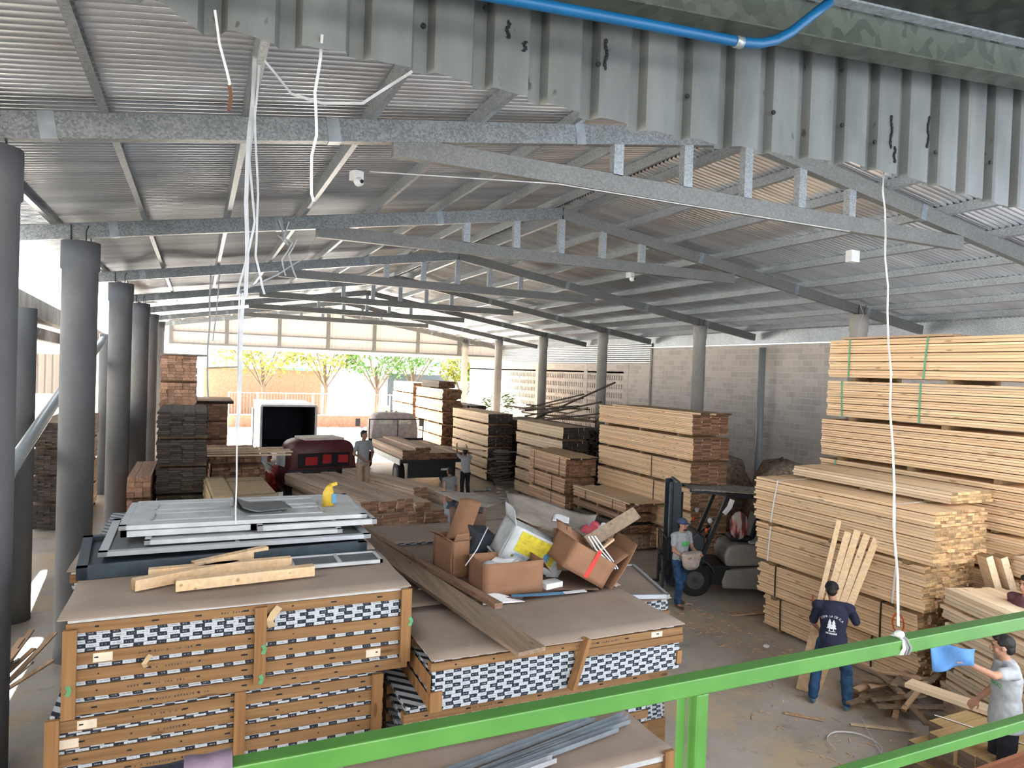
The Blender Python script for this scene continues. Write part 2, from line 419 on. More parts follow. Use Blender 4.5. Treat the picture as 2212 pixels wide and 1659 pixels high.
# ---------------------------------------------------------------- lumber bundle
def lumber(name, label, group, loc, L, Wd, Hh, ang=0.0, t=0.04, bw=0.145, mats=('pine', 'pine_end'), jit=0.03, straps=(), smat='white_strap', bol=0.07, sw=0.03, sub=0, jx=0.006, cat='lumber', lmin=0.0):
    """loc is the near left bottom corner (under the bolsters); boards run along local +y"""
    r = empty(name, loc, ang, label, cat, group)
    rows = max(1, int(round((Hh-bol)/t))); t = (Hh-bol)/rows; cols = max(1, int(round(Wd/bw))); bw = Wd/cols
    mb = MB()
    for j in range(rows):
        z0 = bol+j*t; gap = 0.004 + (0.010 if sub and j % sub == sub-1 else 0); ox = rr(-jx, jx)
        for i in range(cols):
            a = rr(-jit, jit)*0.8; b = L+rr(-jit, jit) - rr(0, lmin)
            mb.box(i*bw+0.002+ox, (i+1)*bw-0.002+ox+rr(-.002, .002), a, b, z0, z0+t-gap-rr(0, 0.002), ends=((2, 3), 1))
    mb.build('boards', list(mats), r)
    if bol > 0.02:
        for yy in (0.12*L, 0.5*L, 0.88*L):
            MB().box(-0.01, Wd+0.01, yy-0.045, yy+0.045, 0, bol-0.002).build('bolster', 'pine_end', r)
    for (yy, lean) in straps:
        s = MB(); z0 = bol+0.0; z1 = Hh+0.004; e = 0.012
        s.ribbon([(-e, yy, z0), (-e-0.006, yy+lean*0.5, (z0+z1)/2), (-e, yy+lean, z1), (Wd/2, yy+lean, z1+0.004), (Wd+e, yy+lean, z1), (Wd+e, yy, z0)], sw, 0.003, side=(0, 1, 0))
        s.build('strap', smat, r)
    return r
# ================================================================ BUILDING
RX, RZ, SL = 6.4, 7.74, 0.157          # ridge, rafter top height, slope
def roofz(x): return RZ - SL*abs(x-RX)
TR = [7.0, 12.03, 17.95, 23.85, 29.1, 34.4, 39.6]
# floor and yard
struct('floor', MB().box(-9, 17.3, -3, 40.2, -0.3, 0), 'yard_floor')
struct('ground', MB().box(-60, 80, 40.2, 140, -0.35, -0.02), 'outside_ground')
struct('ground', MB().box(-60, -9, -3, 40.2, -0.35, -0.02), 'outside_ground')
# roof sheets
def roof_half(x0, x1, y0, y1):
    mb = MB(); p = 0.100; amp = 0.025; n = int((y1-y0)/p*6); off = 0.15
    xs = [x0 + (x1-x0)*k/4 for k in range(5)]
    for i in range(n+1):
        y = y0 + i*p/6; dz = amp*math.sin(2*math.pi*i/6)
        for x in xs: mb.v.append((x, y, roofz(x)+off+dz))
    for i in range(n):
        for k in range(4):
            a = i*5+k; mb.f.append((a, a+1, a+6, a+5)); mb.mi.append(0); mb.sm.append(True)
    return mb
o = struct('ceiling', roof_half(-2.75, RX-0.14, 1.9, 39.9), 'roof_sheet')
o = struct('ceiling', roof_half(RX+0.14, 17.35, 1.9, 39.9), 'roof_sheet')
mb = MB()
for s in (-1, 1):
    mb.bar((RX+s*0.32, 1.9, RZ+0.17), (RX+s*0.32, 39.9, RZ+0.17), 0.02, 0.10)
    P8 = [V(RX, 1.9, RZ+0.27), V(RX+s*0.36, 1.9, RZ+0.20), V(RX+s*0.36, 39.9, RZ+0.20), V(RX, 39.9, RZ+0.27)]
    mb.quad_box([p for p in P8]+[p+V(0, 0, 0.01) for p in P8])
struct('ceiling', mb, 'steel_grey')
# purlins
PX = [-2.0, -0.82, 0.34, 1.49, 2.65, 3.8, 4.95, 6.1, 6.75, 7.85, 9.0, 10.3, 11.6, 12.9, 14.1, 15.3, 16.5]
side = lambda x: 'left' if x < RX else 'right'
for i, x in enumerate(PX):
    z = roofz(x)+0.065; mb = MB(); sl = -SL if x > RX else SL
    u = V(-sl, 0, 1).normalized()
    mb.bar((x, 2.0, z), (x, 39.5, z), 0.010, 0.145, up=u)
    for s in (-1, 1):
        c = V(x, 0, z)+u*(s*0.07)+V(1, 0, sl).normalized()*0.03
        mb.bar((c.x, 2.0, c.z), (c.x, 39.5, c.z), 0.062, 0.008, up=u)
    n_ = i if x < RX else i-8
    cnt = ['outermost', 'second', 'third', 'fourth', 'fifth', 'sixth', 'seventh', 'eighth', 'ninth'][i if x < RX else 16-i]
    tag(mb.build('roof_purlin', 'purlin_steel'), f'galvanized roof purlin on the {side(x)} roof slope, {cnt} up from the {side(x)} eave', 'purlin', 'galvanized purlins under the roof')
# trusses
TN = ['nearest', 'second', 'third', 'fourth', 'fifth', 'sixth', 'farthest']
for k, y in enumerate(TR):
    r = empty('roof_truss', (RX, y, 6.2), 0, f'grey steel roof truss with flat tie and short posts, {TN[k]} from the camera' if k < 6 else 'grey steel end rafter over the sheet gable wall at the far end', 'roof truss', 'steel trusses across the shed')
    d = 0.22; h2 = d/2
    A = V(-2.45, 0, roofz(-2.45)-h2); R_ = V(RX, 0, RZ-h2); B = V(17.05, 0, roofz(17.05)-h2); T = V(RX, 0, 6.2)
    mb = MB(); mb.bar(A-T, R_-T, 0.11, d, up=(-SL, 0, 1)); 
    a_ = mb.build('rafter', 'steel_beam', r); 
    mb = MB(); mb.bar(R_-T, B-T, 0.11, d, up=(SL, 0, 1)); mb.build('rafter', 'steel_grey', r)
    for xx in (-1.2, 1.15, 3.9, 9.8, 12.6, 15.0):                      # splice plates
        zz = roofz(xx)-h2-6.2; sl = SL if xx < RX else -SL
        pm = MB().bar((xx-RX-0.06, 0, zz-0.06*sl), (xx-RX+0.06, 0, zz+0.06*sl), 0.122, d+0.012, up=(-sl, 0, 1)); pm.build('splice_plate', 'galv', r)
    if k < 6:
        MB().bar((1.75-RX, 0.0, 6.76-6.2), (10.75-RX, 0.0, 6.74-6.2), 0.10, 0.21).build('tie_beam', 'steel_grey', r)
        for xx in (4.43, 5.44, 6.40, 7.35, 8.3):
            MB().bar((xx-RX, 0, 6.85-6.2), (xx-RX, 0, roofz(xx)-d-6.2+0.01), 0.10, 0.13, up=(1, 0, 0)).build('post', 'purlin_steel', r)
# concrete columns
def column(x, y, z1, label, group, r=0.235, cap=True, mat='concrete', rebar=True):
    c = empty('concrete_column', (x, y, 0), 0, label, 'column', group)
    mb = MB(); mb.loft([(0, 0, 0), (0, 0, z1-0.42), (0, 0, z1-0.40), (0, 0, z1)], [r, r, r+(0.02 if cap else 0), r+(0.02 if cap else 0)], n=28); mb.build('shaft', mat, c)
    if rebar:
        for k in range(4):
            a = k*1.57+0.6; MB().tube([(r*0.6*math.cos(a), r*0.6*math.sin(a), z1-0.02), (r*0.6*math.cos(a), r*0.6*math.sin(a), z1+0.16), (r*0.7*math.cos(a)+0.02, r*0.7*math.sin(a), z1+0.24)], 0.009, 6).build('rebar', 'dark_steel', c)
    return c
LN = ['nearest, cut by the left edge of the frame', 'second from the camera, with a wide collar', 'third from the camera', 'fourth from the camera', 'fifth from the camera', 'sixth from the camera, beside the high red stack']
for k, y in enumerate(TR[:6]): column(-1.62, y, 6.2, mat='concrete_backlit', label=f'round concrete column of the left row, {LN[k]}', group='round columns of the left row')
RN = ['second truss, beside the highest stack', 'third truss, behind the forklift stack', 'fourth truss from the camera', 'fifth truss from the camera', 'sixth truss, before perforated blocks', 'far gable wall']
for k, y in enumerate(TR[1:]): column(14.75, y, 6.2, f'round concrete column of right row under {RN[k]}', 'round columns of the right row', r=0.2)
column(14.75, 7.0, 6.2, 'round concrete column of the right row behind the high right stack', 'round columns of the right row', r=0.2)
# right wall of blocks, perforated part, sheet band
mb = MB(); mb.box(17.2, 17.4, -3, 25.6, 0, 5.72); struct('wall_right', mb, 'block_wall')
mb = MB(); mb.box(17.2, 17.4, 25.6, 45, 0, 1.5); mb.box(17.2, 17.4, 25.6, 45, 4.62, 5.1)
z = 1.5
while z < 4.6:
    mb.box(17.2, 17.4, 25.6, 45, z+0.22, z+0.40)
    y = 25.6
    while y < 45:
        if not (29.0 < y < 29.4): mb.box(17.2, 17.4, y, y+0.09, z, z+0.22)
        y += 0.19
    z += 0.40
mb.box(17.95, 18.05, 25.0, 44, 0, 5.0)  # backing wall added behind the openings to make them look dark
for yy in (25.6, 29.1, 34.4, 40): mb.box(17.19, 17.41, yy, yy+0.35, 0, 5.1)
struct('wall_right', mb, 'block_wall')
mb = MB(); p = 0.09; n = int(0.86/p*6)
for i in range(n+1):
    z = 5.06+i*p/6; x = 17.16+0.012*math.sin(2*math.pi*i/6)
    for y in (23.9, 29, 34, 45): mb.v.append((x, y, z))
for i in range(n):
    for k in range(3):
        a = i*4+k; mb.f.append((a, a+1, a+5, a+4)); mb.mi.append(0); mb.sm.append(True)
struct('wall_right', mb, 'purlin_steel')
for k, (yy, w) in enumerate([(8.2, .1), (13.6, .1), (23.9, .1)]):
    tag(MB().box(17.14, 17.2, yy-w/2, yy+w/2, 0, 5.72).build('control_joint', 'concrete_old'), kind='structure').name = 'trim_%d' % (k+1)
tag(MB().cyl((16.95, 17.45, 0), (16.95, 17.45, 5.6), 0.11, 16).build('downpipe', 'pvc_grey'), 'dark grey vertical drainpipe fixed to the block wall', 'pipe')
struct('wall_right', MB().box(17.22, 17.24, -3, 45, 5.745, 6.3), 'purlin_steel')
struct('light_blocker_back', MB().box(-15, 1.2, -3.2, -3, 0, 7.2), 'concrete_old')  # unseen wall added behind the camera to keep light off the left side
# gable at the far end
def corr_wall(x0, x1, y, z0, ztop, pitch=0.25, amp=0.03):
    mb = MB(); n = int((x1-x0)/pitch); prof = []
    for i in range(n+1):
        a = x0+i*pitch
        for (dx, dy) in ((0, 0), (0.6, 0), (0.7, amp), (0.9, amp)): prof.append((a+dx*pitch, y+dy))
    for (x, yy) in prof: mb.v.append((x, yy, z0)); mb.v.append((x, yy, ztop(x)))
    for i in range(len(prof)-1):
        a = 2*i; mb.f.append((a, a+2, a+3, a+1)); mb.mi.append(0); mb.sm.append(False)
    return mb
def mk_trans():
    t = NT('gable_sheet', 0.6); t.col((0.50, 0.45, 0.42)); t.b.inputs['Transmission Weight'].default_value = 0.0
    tr = t.n('ShaderNodeBsdfTranslucent', i0=(0.70, 0.62, 0.56, 1)); mx = t.t.nodes.new('ShaderNodeMixShader'); mx.inputs[0].default_value = 0.02
    t.t.links.new(t.b.outputs[0], mx.inputs[1]); t.t.links.new(tr.outputs[0], mx.inputs[2])
    t.t.links.new(mx.outputs[0], t.t.nodes['Material Output'].inputs[0])
mk_trans()
struct('wall_far', corr_wall(-1.4, 17.1, 39.75, 5.2, lambda x: roofz(x)+0.12), 'gable_sheet')
mb = MB()
mb.box(-1.4, 17.1, 39.6, 39.74, 5.38, 5.48)
mb.box(-1.4, 17.1, 39.66, 39.74, 6.02, 6.09)
for xx in (-1.3, 1.35, 4.0, 6.6, 9.2, 11.8, 14.4): mb.box(xx-0.09, xx+0.09, 39.58, 39.74, 5.38, roofz(xx))
struct('trim_4', mb, 'steel_grey')
# neighbouring shed on the left: beams, posts, tin wall
mb = MB(); mb.bar((-3.4, 4.0, 5.95), (-3.4, 40, 5.0), 0.25, 0.42); mb.bar((-3.55, 4.0, 5.25), (-3.55, 40, 4.75), 0.2, 0.28)
struct('wall_left', mb, 'concrete_old')
for k, y in enumerate((10.2, 14.1, 20.5, 26.5, 33)):
    column(-2.75 if k != 0 else -2.95, y, 5.3, ['dark concrete column behind the left row, just past the nearest column', 'wide dark concrete column behind the left row crossed by the grey pipe', 'dark concrete column behind the left row, left of the third column', 'dark concrete column behind the left row, fourth from the camera', 'dark concrete column behind the left row, farthest from the camera'][k], 'columns of the neighbouring shed', r=0.24, cap=False, mat='concrete_backlit', rebar=False)
struct('wall_left', corr_wall(-9.0, -4.4, 33.0, 3.0, lambda x: 4.6), 'gable_sheet')
tag(MB().tube([(-2.35, 9.6, 2.30), (-2.35, 12.2, 3.05), (-2.35, 16.0, 3.95), (-2.35, 21.0, 4.85), (-2.35, 21.6, 5.0)], 0.095, 18).build('drain_pipe', 'pvc_grey'), 'thick grey plastic pipe sloping up behind the left columns', 'pipe')
mb = MB(); mb.box(-14, -3.45, -3.0, 40, 5.28, 5.32)
struct('ceiling', mb, 'steel_grey')
for k in range(3):
    pts = [(-3.25, 14+1.2*k+rr(-.3, .3)+0.22*j, 5.35-0.25*math.sin(j*0.7+k)-0.03*j) for j in range(12)]
    tag(MB().tube(pts, 0.012, 6).build('loose_cable', 'cable_dark'), ['dark cable sagging under the concrete beam at left', 'looped dark cable hanging from the left concrete beam', 'thin dark cable drooping past the second left column'][k], 'cable', 'cables along the left beam')
# ---------------------------------------------------------------- mezzanine edge: floor, roof, beam, fascia, conduit, railing
struct('floor', MB().box(-3, 6, -3, 1.02, 2.65, 2.8), 'concrete_old')
BZ = lambda x: 5.60+0.088*(x-0.74)
mb = MB()
P8 = [V(-3, -1.5, BZ(-3)+0.30), V(6, -1.5, BZ(6)+0.30), V(6, 2.05, BZ(6)+0.30), V(-3, 2.05, BZ(-3)+0.30)]
mb.quad_box(P8+[p+V(0, 0, .02) for p in P8]); struct('ceiling', mb, 'olive_beam')
bm = empty('steel_beam', (0, 1.9, 5.6), 0, 'dark olive steel channel beam above the torn corrugated fascia', 'beam')
mb = MB(); mb.bar((-3, 0, BZ(-3)-5.6+0.09), (6, 0, BZ(6)-5.6+0.09), 0.012, 0.17); mb.bar((-3, -0.05, BZ(-3)-5.6+0.004), (6, -0.05, BZ(6)-5.6+0.004), 0.10, 0.006); mb.build('web', 'olive_beam', bm)
MB().bar((-3, -0.04, BZ(-3)-5.6+0.175), (6, -0.04, BZ(6)-5.6+0.185), 0.05, 0.008).build('flange', 'purlin_steel', bm)
tag(MB().bar((0, 1.42, BZ(0)+0.2), (6, 1.30, BZ(6)+0.2), 0.05, 0.07).build('roof_batten', 'olive_beam'), 'dark steel batten under the near roof at top right', 'batten')
# torn fascia
def fascia():
    mb = MB(); x = -2.6; prof = []; p = 0.192
    while x < 4.4:
        for (dx, dy) in ((0, 0), (0.42, 0), (0.50, 0.035), (0.58, 0.035), (0.72, 0.035), (0.80, 0.004), (0.88, 0.0)): prof.append((x+dx*p, 2.02+dy))
        x += p
    nz = 5
    for i, (x, y) in enumerate(prof):
        zb = 5.375 + 0.018*math.sin(x*3.1)+0.016*noise.noise(V(x*9, 0, 0)) + (0.05 if x < -0.1 else 0)
        for k in range(nz+1): mb.v.append((x, y, zb+(6.25-zb)*k/nz))
    for i in range(len(prof)-1):
        for k in range(nz):
            a = i*(nz+1)+k; mb.f.append((a, a+nz+1, a+nz+2, a+1)); mb.mi.append(0); mb.sm.append(False)
    return mb
fs = empty('corrugated_fascia', (0, 2.02, 5.38), 0, 'grey ribbed metal fascia with torn wavy lower edge and stains', 'metal fascia')
mb = fascia(); mb.v = [(x, y-2.02, z-5.38) for (x, y, z) in mb.v]; mb.build('ribbed_sheet', 'fascia_sheet', fs)
for k, x in enumerate((0.585, 1.19, 1.56, 1.965, 2.33, 2.52, 2.9, 3.28, 0.78)):
    M = Matrix.Translation((x, -0.004, 5.52-5.38+0.02*math.sin(k*2.1)+(0.0 if k < 8 else 0.12)))
    MB().cyl((0, 0.003, 0), (0, -0.003, 0), 0.0085, 14).build('rivet_hole', 'near_black', fs, M=M)
for k, (x, z0, h) in enumerate([(0.86, 5.60, .05), (0.92, 5.55, .03), (2.62, 5.62, .12), (2.645, 5.50, .06), (2.85, 5.66, .12), (1.22, 5.62, .09)]):
    mb = MB()
    for j in range(9): mb.ell((x+0.004*math.sin(j*1.1+k*2), -0.003, z0-5.38-j*h/8), (0.004+0.004*abs(math.sin(j*1.7+k)), 0.003, h/11), n=8)
    mb.build('black_drip', 'near_black', fs)
# conduit
cd = empty('blue_conduit', (0.7, 1.8, 5.53), 0, 'bright blue plastic conduit bending up along the dark beam', 'conduit')
pts = [(-0.6, 1.78, 5.41), (0.2, 1.79, 5.48), (0.71, 1.8, 5.538), (1.2, 1.8, 5.58), (1.60, 1.8, 5.612), (1.68, 1.8, 5.626), (1.75, 1.8, 5.652), (1.81, 1.79, 5.69), (1.87, 1.77, 5.745), (1.93, 1.74, 5.80)]
MB().tube([(a-.7, b-1.8, c-5.53) for a, b, c in pts], 0.0165, 14).build('pipe', 'blue_pvc', cd)
MB().loft([(1.575-.7, 0, 5.609-5.53), (1.605-.7, 0, 5.611-5.53)], [0.019, 0.019], n=14).build('clip', 'galv', cd)
MB().bar((1.59-.7, 0.01, 5.63-5.53), (1.60-.7, 0.09, 5.68-5.53), 0.02, 0.004).build('clip_strap', 'galv', cd)
# railing
RY = 1.2; RZT = 3.850
rl = empty('steel_railing', (0, RY, 2.8), 0, 'bright green square-tube steel railing of the gallery', 'railing')
def tubebar(a, b, w, h, nm='top_rail'):
    o = MB().bar(a, b, w, h, up=(0, 0, 1) if abs(Vector(b)[0]-Vector(a)[0]) > 0.1 else (0, 1, 0)).build(nm, 'green_paint', rl)
    bv = o.modifiers.new('bevel', 'BEVEL'); bv.width = 0.003; bv.segments = 2; return o
tubebar((-2.8, 0, RZT-0.0185-2.8), (5.2, 0, RZT-0.0185-2.8), 0.037, 0.037)
tubebar((1.02, 0, 0.0), (1.02, 0, RZT-0.037-2.8), 0.030, 0.035, 'post')
MB().bar((0.983, 0.010, 0.0), (0.983, 0.010, RZT-0.037-2.8), 0.02, 0.006, up=(0, 1, 0)).build('post_plate', 'green_paint', rl)
tubebar((3.2, 0, 0.0), (3.2, 0, RZT-0.037-2.8), 0.037, 0.037, 'post')
tubebar((-1.4, 0, 0.0), (-1.4, 0, RZT-0.037-2.8), 0.037, 0.037, 'post')
tubebar((1.04, 0, 3.53-2.8), (3.18, 0, 3.53-2.8), 0.030, 0.030, 'middle_rail')
tubebar((-1.38, 0, 3.53-2.8), (1.0, 0, 3.53-2.8), 0.030, 0.030, 'middle_rail')
# knotted grey rope on the rail
rp = empty('knotted_rope', (1.55, RY, RZT), 0, 'thin grey rope tied round the green rail and running up to the roof', 'rope')
pts = [V(1.663, RY, RZT+0.03)]
for k in range(1, 15):
    f = k/14; pts.append(V(1.663*(1-f)+2.62*f+0.006*math.sin(k*2.3), RY+f*0.85, RZT+0.03+f*1.53+0.004*math.cos(k*3.1)))
MB().tube([p-rp.location for p in pts], 0.0032, 8).build('rope', 'cord_grey', rp)
for k in range(4):
    x = 1.657+0.006*k; q = 0.0215+0.001*k
    ring = [V(x+0.006*math.sin(j*0.9+k), RY+q*1.1*math.cos(j*math.pi/4), RZT-0.0185+q*1.1*math.sin(j*math.pi/4))-rp.location for j in range(9)]
    MB().tube(ring, 0.0034, 8).build('loop', 'cord_grey' if k < 2 else 'dim_shirt', rp)
MB().ell(V(1.663, RY-0.004, RZT+0.01)-rp.location, (0.014, 0.012, 0.010)).build('knot', 'white_tape', rp)
# garment wrapped over the rail at the left
gm = empty('rolled_garment', (-0.2, RY, RZT), 0, 'dark blue garment with mauve cuff draped over the green rail', 'garment')
def sleeve(x0, x1, r, mat, nm, seed):
    mb = MB(); n = 26; P = []; b0 = 0; nk = 20
    for i in range(n+1):
        x = x0+(x1-x0)*i/n
        for k in range(nk):
            a = 2*math.pi*k/nk; w = r*(1+0.13*noise.noise(V(x*22+seed, math.cos(a)*1.3, math.sin(a)*1.3)))
            w *= 1.0+0.22*max(0, -math.sin(a))
            mb.v.append((x+0.2, w*math.cos(a)*0.92, w*math.sin(a)-0.022))
    for i in range(n):
        for k in range(nk):
            q = (k+1) % nk; mb.f.append((i*nk+k, i*nk+q, (i+1)*nk+q, (i+1)*nk+k)); mb.mi.append(0); mb.sm.append(True)
    mb.build(nm, mat, gm)
sleeve(-0.9, 0.005, 0.036, 'denim_dark', 'sleeve', 3); sleeve(-0.005, 0.066, 0.041, 'mauve_cloth', 'cuff', 9)
# cctv cameras and lamp boxes
def cctv(loc, label, s=1.0):
    r = empty('security_camera', loc, 0.4, label, 'security camera')
    MB().box(-0.05*s, 0.05*s, -0.05*s, 0.05*s, 0, 0.09*s).build('housing', 'white_paint', r)
    MB().ell((0, -0.045*s, -0.02*s), (0.05*s, 0.05*s, 0.045*s)).build('dome', 'white_tape', r)
    MB().cyl((0, -0.09*s, -0.02*s), (0, -0.1*s, -0.025*s), 0.018*s, 12).build('lens', 'near_black', r)
cctv((1.38, 6.93, 6.34), 'small white camera under the nearest truss at left', 1.0)
cctv((7.95, 11.9, 6.50), 'small white camera under the tie of the second truss', 1.2)
tag(MB().box(8.2, 8.36, 6.85, 6.95, 6.20, 6.36).build('junction_box', 'white_paint'), 'small white box hanging under the tie of the nearest truss at right', 'box')
pts = [V(1.5+ (8.2-1.5)*k/16, 6.9, 6.44+ (-0.10)*math.sin(math.pi*k/16)*0+ (6.62-6.44)*min(1, k/5)) for k in range(17)]
tag(MB().tube(pts, 0.007, 6).build('power_cable', 'cord_grey'), 'thin pale cable clipped under the tie of the nearest truss', 'cable')
# hanging plastic strips
def strip(name, pts, w, label, mat='white_tape', cat='strip', group=None, side=(1, 0.3, 0)):
    P = [Vector(p) for p in pts]; out = []
    for i in range(len(P)-1):
        for k in range(6):
            f = k/6; q = P[i]*(1-f)+P[i+1]*f
            out.append(q+V(noise.noise(q*2.5+V(5, 0, 0)), noise.noise(q*2.1), 0)*0.015*min(1.5, w/0.012))
    out.append(P[-1]); mb = MB()
    mb.ribbon(out, w, 0.003, side); return tag(mb.build(name, mat), label, cat, group)
G = 'white plastic strips hanging from the roof'
strip('plastic_strip', [(0.33, 5.6, 6.80), (0.30, 5.5, 6.2), (0.29, 5.5, 5.7), (0.31, 5.5, 5.0)], 0.030, 'widest white plastic strip hanging from the roof at left', group=G)
strip('plastic_strip', [(0.36, 5.55, 6.72), (0.31, 5.52, 6.0), (0.35, 5.5, 5.55), (0.25, 5.5, 5.0)], 0.016, 'thin white strip hanging beside the widest one', group=G)
strip('plastic_strip', [(0.33, 5.5, 6.40), (0.37, 5.5, 5.75), (0.36, 5.5, 5.3), (0.44, 5.5, 5.02)], 0.016, 'white strip curling out to the right at its lower end', group=G)
strip('plastic_strip', [(0.27, 5.5, 5.02), (0.27, 5.5, 4.4), (0.28, 5.5, 3.9), (0.285, 5.5, 3.3)], 0.010, 'long thin white strip reaching down in front of the brown sheet stack', group=G)
strip('plastic_strip', [(0.30, 5.5, 5.02), (0.29, 5.5, 4.5), (0.275, 5.5, 4.25), (0.28, 5.5, 4.0)], 0.028, 'lower wide white strip twisting before the bright gate', group=G)
strip('plastic_strip', [(0.22, 17.95, 6.80), (0.22, 17.8, 5.4), (0.19, 17.8, 4.3), (0.24, 17.8, 3.65)], 0.040, 'thin white strip hanging left of the main bunch', group=G)
strip('plastic_strip', [(0.42, 17.95, 6.83), (0.40, 17.8, 6.2), (0.30, 17.8, 5.0)], 0.030, 'second thin white strip left of the main bunch', group=G)
strip('plastic_strip', [(0.292, 2.0, 5.42), (0.297, 2.06, 5.38), (0.282, 2.06, 5.28), (0.293, 2.06, 5.16), (0.284, 2.06, 5.10), (0.291, 2.06, 4.97)], 0.0075, 'cream strip dangling below the torn fascia edge', group=G)
strip('plastic_strip', [(0.017, 2.0, 5.42), (0.030, 2.06, 5.36), (0.050, 2.06, 5.29), (0.059, 2.06, 5.255)], 0.006, 'short dirty strip with a knot under the fascia at left', group=G)
tag(MB().ribbon([(0.059, 2.06, 5.256), (0.064, 2.06, 5.225), (0.060, 2.06, 5.185)], 0.010, 0.002).build('leaf_scrap', 'brown_shoe'), 'dry brown leaf scrap dangling from a dirty strip', 'leaf')
strip('plastic_strip', [(0.36, 5.2, 6.62), (0.58, 5.4, 6.50), (0.81, 5.39, 6.47), (1.09, 5.3, 6.49), (1.47, 5.2, 6.80)], 0.022, 'white strip tied slackly between two purlins near the top', group=G, side=(0, 0, 1))
strip('plastic_strip', [(0.27, 5.5, 5.03), (0.55, 6.5, 5.25), (1.2, 9.0, 5.85), (1.8, 11.95, 6.80)], 0.014, 'white strip running sideways from the bunch to the truss', group=G, side=(0, 0, 1))
strip('plastic_strip', [(1.15, 11.95, 6.85), (1.28, 11.9, 6.45), (1.13, 11.9, 6.6), (1.35, 11.9, 6.5), (1.21, 11.9, 6.2), (1.27, 11.9, 5.95)], 0.025, 'tangled white strip below the second truss', group=G)
strip('plastic_strip', [(1.30, 11.95, 6.85), (1.22, 11.9, 6.55), (1.42, 11.9, 6.55), (1.30, 11.9, 6.3), (1.44, 11.9, 5.93)], 0.025, 'knotted white strip end below the second truss', group=G)
tag(MB().bar((0.06, 5.5, 4.455), (0.27, 5.5, 4.47), 0.012, 0.012).build('hanging_stick', 'dusty_plank'), 'short stick hanging from the white strips before the gate', 'stick')
strip('wall_cord', [(14.45, 11.8, 6.5), (14.55, 11.75, 6.2), (14.35, 11.7, 5.9), (14.3, 11.7, 5.3)], 0.02, 'pale cord hanging beside the column above the high right stack', 'cord_grey', 'cord')
# ================================================================ LUMBER STACKS
def stack(base, L, Wd, heights, ang, group, lab, mats=('pine', 'pine_end'), shifts=None, z0=0.0, t=0.04, straps=None, smat='white_strap', jit=0.03, sub=0, lens=None, mlist=None, bol=0.07, bw=0.145, wds=None, jx=0.006, tl=None):
    """heights from the bottom up; lab gets the ordinal from the top"""
    z = z0; n = len(heights); out = []
    for i, h in enumerate(heights):
        dx, dy = (shifts[i] if shifts else (rr(-.02, .02), rr(-.04, .04)))
        ca, sa = math.cos(ang), math.sin(ang)
        l = lens[i] if lens else L
        st = straps[i] if straps else ()
        mm = mlist[i] if mlist else mats
        sm = smat[i] if isinstance(smat, (list, tuple)) else smat
        if sm is None: sm = 'white_strap'
        out.append(lumber('lumber_bundle', lab % (ORD[n-1-i] if n > 1 else 'single'), group, (base[0]+dx*ca-dy*sa, base[1]+dx*sa+dy*ca, z), l, wds[i] if wds else Wd, h, ang+rr(-.006, .006), t=(tl[i] if tl else t), mats=mm, straps=st, smat=sm, jit=jit, sub=sub, bol=bol if i or z0 == 0 else 0.03, bw=bw, jx=jx))
        z += h+0.002
    return out
# A: the big stack behind the man in navy
aA = math.radians(1.0)
stack((9.33, 6.42), 3.1, 1.15, [0.62, 0.62, 0.72, 0.82], aA, 'bundles of the tall stack behind the man in navy', 'long pale pine bundle, %s of the tall stack behind the navy-shirted man',
      shifts=[(0.30, 0.18), (0.12, 0.12), (0.03, -0.02), (-0.10, -0.22)], lens=[2.95, 3.0, 3.15, 3.3],
      straps=[((0.75, 0), (2.55, 0.02)), ((0.55, 0), (2.6, 0)), ((0.45, -.04), (2.85, -.05)), ((0.55, 0.03), (2.9, -0.12))], smat=['black_strap', 'black_strap', 'white_strap', 'white_strap'], t=0.045, sub=4, jit=0.04, bw=0.14)
stack((9.85, 6.35), 2.9, 0.95, [0.20], 0.0, 'bundles of the tall stack behind the man in navy', 'low layer of pale boards lying %s on the navy man\'s tall stack', z0=2.80, mats=('pine_pale', 'pine_end'), t=0.04)
# orange paint figures on the two lowest bundles
def mark(strokes, name, label, x, w=0.022):
    r = empty(name, (x, 0, 0), 0, label, 'paint mark'); mb = MB()
    for s in strokes: mb.ribbon([V(0, p[0], p[1]) for p in s], w, 0.003, side=(0, 1, 0) if abs(s[0][0]-s[-1][0]) < abs(s[0][1]-s[-1][1]) else (0, 0, 1))
    mb.build('stroke', 'orange_mark', r); return r
mark([[(8.33, 0.98), (8.34, 0.80), (8.33, 0.78)], [(8.33, 0.78), (8.10, 0.80)], [(8.12, 1.0), (8.12, 0.80), (8.12, 0.58)]], 'painted_mark', 'orange painted 4 on a lower bundle left of the navy-shirted man', 9.405)
mark([[(6.81+0.09*math.cos(a*0.4), 1.02+0.14*math.sin(a*0.4)) for a in range(17)]], 'painted_mark', 'orange painted ring 0 on a lower bundle under the rope', 9.43, 0.02)
mark([[(9.05, 1.12), (9.05, 0.90)], [(9.05, 1.12), (9.14, 1.07)]], 'painted_mark', 'small red painted 1 at the far left of the tall stack', 9.42, 0.012)
